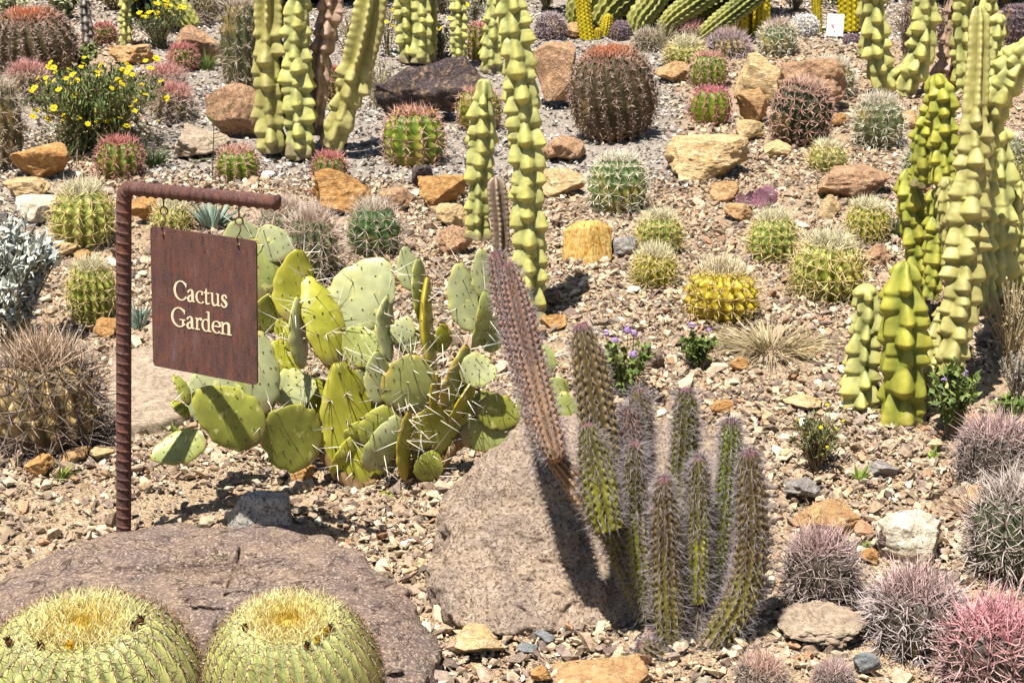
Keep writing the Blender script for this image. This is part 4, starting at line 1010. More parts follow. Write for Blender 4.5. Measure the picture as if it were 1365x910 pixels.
# ------------------------------------------------------------------ prickly pear
Cpp, _s = at_ground(495, 652, .06); Y0 = Cpp[1]
root = thing('prickly_pear', 'sprawling prickly pear with grey-green paddles and long white spines beside the sign', 'prickly pear', Cpp)
GY = (A(194, 198, 142), A(216, 212, 118)); YG = (A(188, 186, 58), A(216, 206, 78)); GR = (A(176, 184, 104), A(204, 200, 92)); DK = (A(172, 176, 74), A(206, 200, 84)); OR = (A(160, 164, 92), A(222, 176, 60)); YO = (A(170, 168, 48), A(222, 188, 52))
pads = [  # base px, tip px, width px, turn, depth offsets of base and tip, colour, (spines)
 (490, 658, 450, 478, 78, 18, 0, .02, YG, 26), (447, 492, 408, 366, 52, 25, .05, .12, YG, 22), (392, 432, 399, 330, 54, 12, .14, .18, YG, 8),
 (452, 440, 517, 345, 80, -8, .10, .16, GY, 9), (424, 606, 352, 556, 82, 10, -.04, -.16, DK, 6), (350, 586, 256, 524, 72, 8, -.17, -.26, DK, 3),
 (276, 582, 199, 610, 42, 15, -.25, -.28, GR, 3), (352, 556, 345, 438, 46, 20, -.10, -.04, GY, 6), (364, 524, 423, 512, 50, -5, .03, .05, GY, 6),
 (355, 404, 336, 316, 66, 10, .22, .25, GR, 6), (344, 372, 312, 292, 64, 5, .28, .30, GY, 5), (380, 348, 350, 300, 40, 0, .24, .26, GY, 4),
 (352, 445, 362, 390, 46, 20, .20, .20, DK, 4), (403, 492, 397, 393, 58, 68, .02, .06, GY, 14), (392, 504, 366, 452, 40, 20, .08, .10, YG, 10),
 (384, 450, 372, 424, 24, 20, .12, .13, YG, 4), (252, 540, 231, 499, 22, 50, -.20, -.18, DK, 1), (300, 560, 262, 494, 70, 5, -.10, -.08, GY, 3), (252, 556, 227, 534, 16, 30, -.24, -.24, YG, 1),
 (456, 436, 450, 382, 34, 10, .16, .18, YO, 4), (502, 482, 460, 438, 50, 5, .06, .08, GR, 5), (549, 388, 540, 327, 30, 25, .25, .28, GY, 4),
 (562, 432, 557, 342, 54, 72, .18, .20, GR, 5), (580, 505, 570, 366, 60, 78, .10, .14, YO, 8), (520, 484, 518, 392, 52, 66, .08, .12, GY, 8), (528, 458, 546, 421, 30, 0, .10, .12, GY, 3),
 (630, 442, 611, 348, 46, 20, .15, .17, GY, 5), (646, 400, 642, 330, 34, 40, .16, .17, GY, 3), (630, 468, 647, 386, 44, 66, .10, .12, GR, 4),
 (540, 552, 552, 470, 70, 8, -.02, -.02, OR, 30), (505, 540, 503, 466, 38, 30, .02, .03, GY, 8), (578, 552, 584, 494, 30, 68, .0, .0, YO, 8),
 (596, 545, 622, 458, 46, 48, .02, .02, OR, 8), (612, 488, 662, 501, 42, 0, .0, -.01, GY, 7), (636, 540, 694, 560, 44, 10, .03, .05, DK, 3), (612, 582, 692, 572, 44, 5, .04, .05, GR, 3),
 (600, 566, 634, 502, 32, 60, .01, .01, YO, 8), (566, 606, 626, 530, 46, 30, .02, .03, DK, 5), (495, 600, 522, 538, 54, 15, -.03, -.03, DK, 10), (490, 628, 532, 552, 42, 28, -.05, -.05, GY, 9),
 (540, 640, 545, 546, 40, 66, -.04, -.05, YO, 14), (552, 600, 588, 538, 44, 30, -.01, .0, YO, 12), (722, 504, 722, 455, 34, 0, .15, .17, GR, 2), (728, 526, 757, 508, 30, 0, .12, .12, GR, 2), (750, 568, 752, 520, 38, 0, .10, .12, GR, 4),
 (700, 560, 726, 512, 40, 10, .10, .12, GR, 3), (545, 656, 466, 678, 26, 40, -.06, -.10, (A(150, 150, 60), A(206, 190, 90)), 2), (606, 656, 560, 664, 20, 40, .0, -.02, (A(150, 140, 80), A(190, 176, 110)), 1),
 (520, 560, 530, 480, 60, 10, .06, .07, DK, 4), (590, 620, 560, 560, 60, 10, .05, .05, DK, 3),
 (430, 560, 415, 500, 48, 20, .06, .08, YG, 8), (470, 560, 478, 500, 44, 30, .05, .06, YO, 10), (400, 470, 384, 430, 34, 30, .12, .14, YG, 6), (428, 450, 424, 404, 34, 25, .16, .18, GY, 4), (500, 520, 486, 470, 40, 20, .08, .08, GY, 6),
 (565, 540, 568, 490, 40, 30, .08, .08, GY, 6), (610, 600, 600, 545, 50, 20, .06, .06, DK, 4), (650, 560, 640, 520, 40, 20, .08, .08, DK, 3), (480, 430, 470, 388, 36, 15, .2, .2, GR, 4), (655, 470, 660, 420, 36, 30, .14, .14, GR, 3),
 (450, 640, 470, 580, 44, 40, .0, .0, YG, 10), (515, 630, 512, 570, 46, 50, -.02, -.02, GY, 10), (640, 600, 650, 570, 34, 20, .06, .06, GR, 2), (395, 545, 410, 560, 30, 20, .08, .08, GR, 2), (470, 600, 500, 560, 50, 25, .02, .02, DK, 6),
 (330, 540, 322, 500, 30, 20, .06, .08, GR, 3), (545, 470, 540, 430, 34, 20, .16, .16, GY, 5), (588, 470, 590, 430, 30, 40, .14, .14, YO, 5), (560, 640, 580, 600, 40, 30, -.02, .0, DK, 6)]
for i, (bx, by, tx, ty, w, yaw, d0, d1, c, ns) in enumerate(pads):
    pad(root, bx, by, tx, ty, w, yaw, Y0 + d0, Y0 + d1, c, 700 + i, spn=(ns, .095), nar=5 if w > 40 else 3)
mb = MB(); o_ = np.array(root.location)
for a_, b_, r_ in (((505, 668, 0), (492, 640, 0), .026), ((520, 664, .02), (575, 590, .03), .022), ((480, 655, -.02), (425, 598, .0), .02), ((560, 650, .04), (615, 580, .05), .02)):
    tube(mb, [P(a_[0], a_[1], Y0 + a_[2]) - o_, (P(a_[0], a_[1], Y0 + a_[2]) + P(b_[0], b_[1], Y0 + b_[2])) / 2 - o_ + [0, 0, -.01], P(b_[0], b_[1], Y0 + b_[2]) - o_], [r_ * 1.3, r_, r_ * .8], A(150, 118, 76), 10, 12)
mb.build('trunk', M['stem'], root, smooth=True)

# ------------------------------------------------------------------ totem pole cacti
TG = 'totem pole cacti'
def totem(label, base, stems_, seed, name='totem_pole_cactus', ex=.1):
    c, s = at_ground(*base); root = thing(name, label, 'cactus', c, TG)
    for i, st_ in enumerate(stems_):
        p, d0, d1 = st_[:3]; kw = st_[3] if len(st_) > 3 else {}
        totem_stem(root, p, c[1] + d0, c[1] + d1, seed * 31 + i, **kw)
    return root
PALE = (A(160, 152, 80), A(204, 194, 116), A(218, 206, 130)); DEEP = (A(112, 122, 42), A(178, 180, 74), A(206, 198, 78)); PNK = (A(150, 116, 84), A(206, 172, 140), A(214, 176, 156))
totem('knobbly pale totem cactus of four fat stems left of the dark boulder', (405, 208), [
  ([(363, 203, 18), (360, 150, 20), (357, 90, 21), (358, 40, 19), (358, -50, 19)], .0, .0, dict(smooth_from=.62, cols=PALE)),
  ([(400, 212, 18), (398, 150, 20), (396, 90, 19), (396, 40, 18), (399, -10, 18), (400, -50, 17)], -.04, .0, dict(space=.85)),
  ([(420, 180, 10), (425, 120, 12), (428, 80, 14), (438, 30, 16), (446, -40, 17)], .08, .1, dict(cols=PNK, smooth_from=.72)),
  ([(440, 196, 16), (458, 150, 19), (474, 95, 22), (488, 40, 22), (500, -30, 20)], .02, .0, dict(smooth_from=.45, cols=PALE))], 1)
totem('greener totem cactus of three crowded stems standing behind the dark boulder', (552, 86), [
  ([(545, 84, 12), (543, 40, 14), (538, -40, 15)], 0, 0, dict(ribs=6)), ([(560, 85, 13), (562, 50, 14), (562, 10, 13), (560, -40, 13)], -.05, 0, dict(ribs=6)), ([(572, 84, 9), (573, 40, 10), (574, -40, 10)], .05, .05, dict(cols=PALE, smooth_from=.4))], 2)
totem('thin single totem stem with small knobs behind the dark boulder', (610, 92), [([(611, 92, 10), (611, 60, 11), (611, 20, 11), (610, -30, 11)], 0, 0, dict(space=.8))], 3)
totem('pair of totem stems, one short and one very tall, rising behind the hairy columns', (690, 428), [
  ([(638, 318, 15), (638, 270, 16), (640, 220, 18), (643, 160, 17), (645, 118, 13)], .42, .42, {}),
  ([(707, 430, 20), (706, 370, 20), (705, 300, 21), (703, 220, 22), (697, 130, 22), (687, 50, 21), (680, -10, 20), (676, -60, 19)], .0, .05, {}),
  ([(668, 340, 11), (667, 300, 13), (664, 270, 14), (662, 248, 13)], .2, .2, dict(cols=(A(112, 92, 78), A(176, 150, 128), A(206, 186, 150)), smooth_from=.0, label='dead brown corky stem'))], 4)
totem('stubby totem stem with few knobs behind the tall pale one', (655, 97), [([(655, 98, 13), (655, 70, 14), (657, 40, 13), (660, 0, 12), (662, -30, 11)], 0, 0, {})], 5)
totem('big spreading totem cactus with many knobbly stems at the upper right', (1215, 125), [
  ([(1200, 128, 13), (1184, 112, 17), (1172, 90, 18), (1166, 50, 18), (1164, 0, 17), (1165, -50, 17)], 0, -.05, dict(ribs=6)),
  ([(1205, 128, 13), (1212, 105, 17), (1226, 70, 18), (1232, 30, 17), (1232, -40, 17)], -.02, -.05, dict(ribs=6)),
  ([(1288, 135, 14), (1287, 90, 15), (1284, 45, 15), (1284, 0, 15), (1286, -40, 15)], .0, 0, dict(ribs=6)),
  ([(1248, 128, 11), (1258, 100, 14), (1270, 60, 13), (1276, -20, 13)], .12, .15, dict(cols=PNK)),
  ([(1300, 125, 12), (1310, 60, 13), (1320, -30, 13)], .2, .2, dict(ribs=6))], 6)
totem('crowd of many totem stems at the right edge, the front two short and fat', (1225, 560), [
  ([(1148, 566, 22), (1145, 530, 24), (1150, 470, 20), (1156, 420, 18), (1154, 392, 15)], .10, .12, dict(ribs=6)),
  ([(1201, 578, 27), (1202, 530, 29), (1204, 470, 29), (1203, 410, 29), (1205, 368, 21)], .0, .0, dict(ribs=6, cols=DEEP)),
  ([(1233, 398, 16), (1228, 360, 17), (1220, 310, 18), (1215, 270, 19), (1212, 238, 14)], .95, 1.0, dict(cols=DEEP, ribs=6)),
  ([(1248, 545, 15), (1262, 490, 20), (1275, 430, 22), (1283, 350, 26), (1287, 290, 25), (1295, 220, 23), (1298, 150, 18), (1302, 90, 15), (1304, 30, 13), (1304, 18, 10)], .12, .35, dict(cols=PALE, smooth_from=.74, ribs=5)),
  ([(1330, 395, 22), (1328, 340, 24), (1330, 280, 23), (1331, 220, 20), (1333, 182, 14)], .8, .85, dict(ribs=6)),
  ([(1300, 250, 13), (1322, 150, 18), (1340, 110, 20), (1362, 80, 20), (1385, 60, 20)], .6, .5, dict(ribs=6)),
  ([(1262, 262, 13), (1258, 220, 16), (1257, 170, 18), (1254, 130, 20), (1250, 112, 14)], .7, .75, dict(ribs=6, cols=DEEP)),
  ([(1277, 400, 12), (1268, 330, 14), (1262, 280, 13), (1262, 245, 10)], .45, .5, dict(cols=PALE)),
  ([(1240, 400, 11), (1246, 340, 14), (1250, 290, 15), (1246, 262, 11)], .75, .8, dict(cols=DEEP)),
  ([(1312, 420, 13), (1310, 350, 17), (1308, 300, 17), (1312, 250, 15), (1314, 200, 12)], .6, .65, {}),
  ([(1352, 400, 12), (1350, 340, 15), (1352, 290, 15), (1356, 250, 11)], .9, .9, {}),
  ([(1236, 550, 10), (1240, 500, 12), (1250, 450, 13), (1256, 418, 10)], .12, .2, dict(cols=PALE)),
  ([(1228, 250, 12), (1228, 200, 14), (1236, 160, 14), (1246, 130, 12)], .9, .9, dict(cols=DEEP)),
  ([(1330, 260, 12), (1326, 200, 14), (1320, 140, 14), (1322, 80, 13), (1330, 30, 12)], .9, .9, {})], 7)

# ------------------------------------------------------------------ barrel cacti: label, base px, base py, width, height, style, seed, extras
D_, Fr, Bl, Or, Rd = 'dry', 'fruit', 'bloom', 'orange', 'red'
BAR = [
 ('golden barrel cactus cut off by the bottom left corner, crown of straw spines', 132, 1062, 318, 266, 'gold', 1, dict(ta=0.02, fl=[(D_, 4, .40, .055), (Bl, 1, .36, .06)], tilt=11, group='golden barrels in the foreground')),
 ('golden barrel cactus right of its twin, in front of the brown boulder', 393, 1030, 250, 240, 'gold', 2, dict(ta=0., fl=[(D_, 3, .36, .06), (Fr, 2, .34, .06)], tilt=12, group='golden barrels in the foreground')),
 ('huge brown-spined barrel with an orange crown at the top left corner', 48, 106, 116, 104, 'redbig', 3, dict(tilt=13, fl=[(D_, 8, .5, .07)])),
 ('big round barrel with rust-coloured crown in the middle of the grey chippings', 819, 192, 120, 142, 'redbig', 4, dict(tilt=13, fl=[(D_, 9, .55, .06)])),
 ('grey shaggy barrel cut by the left edge below the pink one', 0, 230, 78, 128, 'greyspiny', 5, dict(pw=.6)),
 ('pink-topped spiny mound below the huge brown-spined barrel', 40, 140, 62, 56, 'pink', 6, {}),
 ('small crimson-spined barrel beside the orange rock and the daisy bush', 161, 238, 68, 62, 'red', 7, {}),
 ('squat red-spined barrel just above the sign arm', 317, 246, 64, 54, 'redgreen', 8, {}),
 ('low red-spined barrel tucked above the orange cleft rock', 438, 244, 52, 44, 'red', 9, {}),
 ('coral-tipped cactus right of the daisies, upper of two', 222, 124, 58, 36, 'pink', 10, dict(crown=A(232, 110, 84))),
 ('coral-tipped cactus right of the daisies, lower and larger', 230, 168, 64, 54, 'pink', 11, dict(crown=A(232, 110, 84))),
 ('pink-spined green barrel at the foot of the brown sloping rock', 244, 97, 44, 40, 'red', 12, dict(L=.5)),
 ('dim crimson barrel half hidden behind the dead grey stalk', 140, 60, 36, 32, 'red', 13, {}),
 ('pink-crowned mound in the shade behind the upper daisies', 246, 36, 46, 24, 'pink', 14, {}),
 ('tall grey-green barrel draped with dead white stalks', 322, 114, 60, 122, 'greyspiny', 15, dict(pw=.45, val=A(84, 96, 56))),
 ('brown fuzzy barrel at the top edge above the sloping rock', 277, 32, 38, 44, 'greyspiny', 16, dict(pw=.5)),
 ('red-spined barrel between the leaning totem stems', 446, 132, 36, 50, 'red', 17, dict(L=.5)),
 ('green barrel with yellow blooms and pink spines in front of the dark boulder', 551, 223, 92, 88, 'redgreen', 18, dict(fl=[(Fr, 7, .42, .10), (Or, 3, .3, .1)], pw=.55, tilt=4)),
 ('tan-spined barrel half behind the short totem stem', 641, 172, 66, 66, 'redgreen', 19, dict(val=A(120, 116, 44), sb=A(190, 130, 90))),
 ('barrel with a bright coral crown beyond the dark boulder', 638, 82, 36, 56, 'redgreen', 20, dict(pw=.45, crown=A(236, 120, 96), val=A(120, 110, 56), fl=[(Rd, 3, .2, .12)], ncr=260)),
 ('yellow-green barrel with pale straw spines touching the sign post', 112, 334, 94, 92, 'pale', 21, {}),
 ('smaller yellow-green barrel below the other beside the sign post', 126, 432, 74, 92, 'pale', 22, {}),
 ('light green barrel half hidden behind the sign hooks', 232, 312, 60, 48, 'pale', 23, {}),
 ('low barrel bristling with long grey spines at the left edge', 66, 612, 176, 150, 'longspine', 24, dict(tilt=2)),
 ('dark green barrel with star-shaped white spines behind the prickly pear', 500, 350, 84, 84, 'whitespine', 25, {}),
 ('grey-green cactus under a haze of long pink-white spines', 414, 384, 88, 106, 'pinkspine', 26, dict(fl=[(Or, 4, .2, .1)])),
 ('straw-spined cactus with orange fruits behind the arm of the sign', 380, 330, 86, 62, 'pinkspine', 27, dict(fl=[(Or, 6, .25, .12)])),
 ('deep green barrel with white spines left of the flat-topped rock', 824, 284, 88, 90, 'green', 28, {}),
 ('yellow-flowered green barrel behind the small yellow one', 880, 342, 70, 64, 'pale', 29, dict(fl=[(Bl, 6, .2, .16)], val=A(106, 130, 40))),
 ('small yellow-green barrel between the banded yellow stone and the bright yellow barrel', 870, 386, 68, 62, 'pale', 30, dict(val=A(140, 136, 30), rid=A(220, 206, 60))),
 ('bright yellow sun-bleached barrel in the middle of the tan gravel', 958, 432, 106, 88, 'yellow', 31, {}),
 ('pale green barrel with curly straw spines below the purple prickly pear', 1030, 350, 76, 74, 'pale', 32, dict(val=A(110, 136, 50))),
 ('yellow-flanked green barrel with a mop of white spines', 1097, 398, 106, 96, 'pale', 33, dict(val=A(138, 148, 44))),
 ('yellow-ribbed barrel in front of the flat red rock', 1152, 328, 64, 62, 'pale', 34, dict(rid=A(222, 208, 60))),
 ('red-spined barrel standing on the shoulder of another', 946, 118, 56, 54, 'redgreen', 35, dict(tb=A(206, 110, 90))),
 ('bright green barrel with magenta spines below the taller red one', 948, 168, 58, 58, 'redgreen', 36, dict(val=A(106, 140, 26), sb=A(196, 84, 96), st=A(226, 130, 140), tb=A(206, 70, 100), tt=A(230, 120, 140))),
 ('dark barrel with short white spines in front of the large tan rock', 1062, 198, 86, 100, 'dark', 37, {}),
 ('shaggy grey-green barrel with straw crown right of the dark one', 1170, 200, 74, 80, 'greengrey', 38, dict(val=A(110, 120, 76))),
 ('little straw-topped barrel below the dark one', 1101, 230, 56, 46, 'pale', 39, dict(val=A(120, 128, 70))),
 ('green barrel in the shade of the totem crowd', 1224, 250, 50, 62, 'greengrey', 40, {}),
 ('greyish barrel with tan crown above the dark one', 1106, 126, 72, 56, 'greengrey', 41, {}),
 ('pale-spined round barrel above the tan wedge of rock', 914, 88, 62, 40, 'pale', 42, {}),
 ('mauve spiny ball beside the yellow columns at the top', 970, 76, 62, 40, 'pinkspine', 43, dict(L=.45, sb=A(170, 144, 140), st=A(206, 182, 184))),
 ('orange-centred spiny ball at the top under the ribbed arms', 919, 56, 48, 32, 'pink', 44, dict(sb=A(190, 150, 120))),
 ('green-grey mound with a pinkish crown near the white card', 1038, 76, 60, 52, 'greengrey', 45, dict(crown=A(206, 166, 156), tt=A(214, 184, 176))),
 ('dark purple spiny ball right of the yellow columns', 827, 54, 32, 30, 'purple', 46, {}),
 ('purple-grey spiny cushion under the white card', 1135, 62, 24, 18, 'purple', 47, {}),
 ('grey-mauve spiny mound beside the tall totem stem', 734, 54, 46, 40, 'purple', 48, dict(L=.45, st=A(206, 186, 180))),
 ('fuzzy white cushion cactus left of the white card', 1072, 50, 38, 34, 'white', 49, {}),
 ('straw-crowned barrel behind the right-hand totem stems', 1338, 232, 54, 60, 'greengrey', 50, {}),
 ('rosy wiry-spined mound at the right edge below the verbena', 1322, 654, 108, 92, 'hedge', 51, dict(group='wiry hedgehog mounds')),
 ('red-grey wiry mound right of the hairy columns', 1091, 822, 108, 106, 'hedge', 52, dict(group='wiry hedgehog mounds')),
 ('grey-lilac wiry mound in the lower right, left of the pink one', 1217, 890, 138, 112, 'hedge', 53, dict(group='wiry hedgehog mounds', st=A(206, 186, 184), sb=A(160, 136, 134))),
 ('pink wiry mound cut off by the lower right corner', 1322, 950, 150, 130, 'hedgepink', 54, dict(group='wiry hedgehog mounds')),
 ('greyish spiny mound with green showing through at the right edge', 1350, 792, 142, 142, 'hedge', 55, dict(val=A(70, 82, 52), rid=A(110, 118, 80), sb=A(140, 116, 104), st=A(216, 192, 174), tb=A(150, 124, 112), tt=A(222, 196, 180), crown=A(170, 140, 120))),
 ('low rusty tuft of a spiny seedling at the bottom edge', 1012, 925, 74, 44, 'hedge', 56, dict(group='wiry hedgehog mounds', tb=A(214, 140, 110), tt=A(232, 176, 146), st=A(222, 186, 156))),
 ('small pinkish wiry seedling by the bottom edge right of the rusty one', 1110, 930, 60, 40, 'hedge', 57, dict(group='wiry hedgehog mounds')),
 ('grey-green cushion near the top right corner behind the card', 1100, 10, 40, 30, 'greengrey', 58, {}),
 ('dried brown spiny cushion between the arms and the pale barrel', 864, 66, 48, 30, 'greyspiny', 59, {}),
 ('mauve barrel behind the right totem arm', 1352, 60, 44, 60, 'purple', 60, {}),
]
for (lb, x_, y_, w_, h_, sty, sd, ex) in BAR: barrel(lb, x_, y_, w_, h_, sty, sd * 13, **ex)

# ------------------------------------------------------------------ columns and ribbed arms at the back
def column(label, base, stems_, seed, cols, sp, ribs=12, dep=.14, name='columnar_cactus', group='columnar cacti at the back', mat='flesh'):
    c, s = at_ground(*base); root = thing(name, label, 'cactus', c, group)
    for i, (p, d0, d1) in enumerate(stems_): ribbed_stem(root, p, c[1] + d0, c[1] + d1, ribs, dep, cols, sp, seed * 17 + i, mat=mat)
    return root
YC = (A(196, 170, 14), A(240, 216, 40), A(230, 206, 30)); ysp = (3, .02, .0016, A(200, 160, 40), A(236, 214, 110), .1)
column('pair of short bright yellow columns behind the rust-crowned barrel', (785, 52), [([(783, 54, 10), (779, 25, 10), (775, -12, 9)], 0, 0), ([(805, 48, 7), (808, 35, 8), (810, 24, 6)], .03, .03), ([(796, 52, 5), (797, 42, 5)], .0, .0)], 1, YC, ysp)
column('thick bright yellow columns at the top edge above the mauve ball', (1000, 50), [([(987, 48, 11), (986, 0, 12), (985, -40, 12)], 0, 0), ([(1014, 50, 12), (1015, 0, 12), (1016, -40, 12)], .05, .05), ([(1001, 48, 7), (1001, -40, 7)], .12, .12)], 2, YC, ysp)
column('slim yellow column left of the white card', (1088, 44), [([(1091, 46, 5), (1088, 0, 6), (1086, -40, 6)], 0, 0)], 3, YC, ysp)
column('stout yellow column behind the white card', (1130, 42), [([(1131, 42, 13), (1131, 0, 14), (1131, -40, 14)], 0, 0), ([(1146, 36, 6), (1147, 24, 6), (1148, 16, 4)], .0, .0)], 4, YC, ysp)
column('small olive column between the ribbed arms and the mauve ball', (928, 32), [([(925, 34, 10), (926, 10, 10), (926, -30, 10)], 0, 0)], 5, (A(140, 136, 30), A(204, 192, 60), A(200, 180, 60)), ysp)
AC = (A(84, 96, 30), A(196, 196, 104), A(180, 176, 90))
gr_ = at_ground(880, 20)[0]
column('sprawling cactus with thick ribbed green arms in the shade at the top', (880, 56), [
  ([(846, 46, 11), (852, 26, 17), (868, 6, 18), (892, -30, 18)], .1, .2), ([(882, 40, 10), (898, 24, 15), (920, 8, 17), (960, -22, 18)], .05, .1), ([(934, 50, 10), (952, 36, 14), (975, 18, 15), (1010, -10, 16)], .0, .05),
  ([(796, 34, 18), (815, 8, 22), (850, -20, 22)], .35, .4), ([(770, 34, 16), (775, 10, 20), (790, -30, 20)], .4, .4), ([(905, 30, 14), (940, 5, 16), (990, -20, 16)], .3, .35)], 6, AC, None, ribs=13, dep=.26)
column('dark ribbed green arm at the top behind the upper daisies', (236, 44), [([(258, 38, 12), (242, 18, 17), (222, 0, 18), (200, -30, 18)], .0, .1)], 7, AC, None, ribs=13, dep=.26)
c_, s_ = at_ground(118, 66); root = thing('dead_stalk', 'blackened dead cactus stalk with pale scars at the upper left', 'dead plant', c_)
totem_stem(root, [(118, 68, 8), (116, 40, 8), (113, 4, 7)], c_[1], c_[1], 71, cols=(A(50, 42, 38), A(120, 106, 96), A(200, 190, 176)), name='stalk')
totem('slim yellowish totem stem behind the upper daisies', (168, 62), [([(168, 62, 7), (167, 35, 8), (168, 0, 8), (168, -30, 8)], 0, 0, dict(space=.9))], 9)
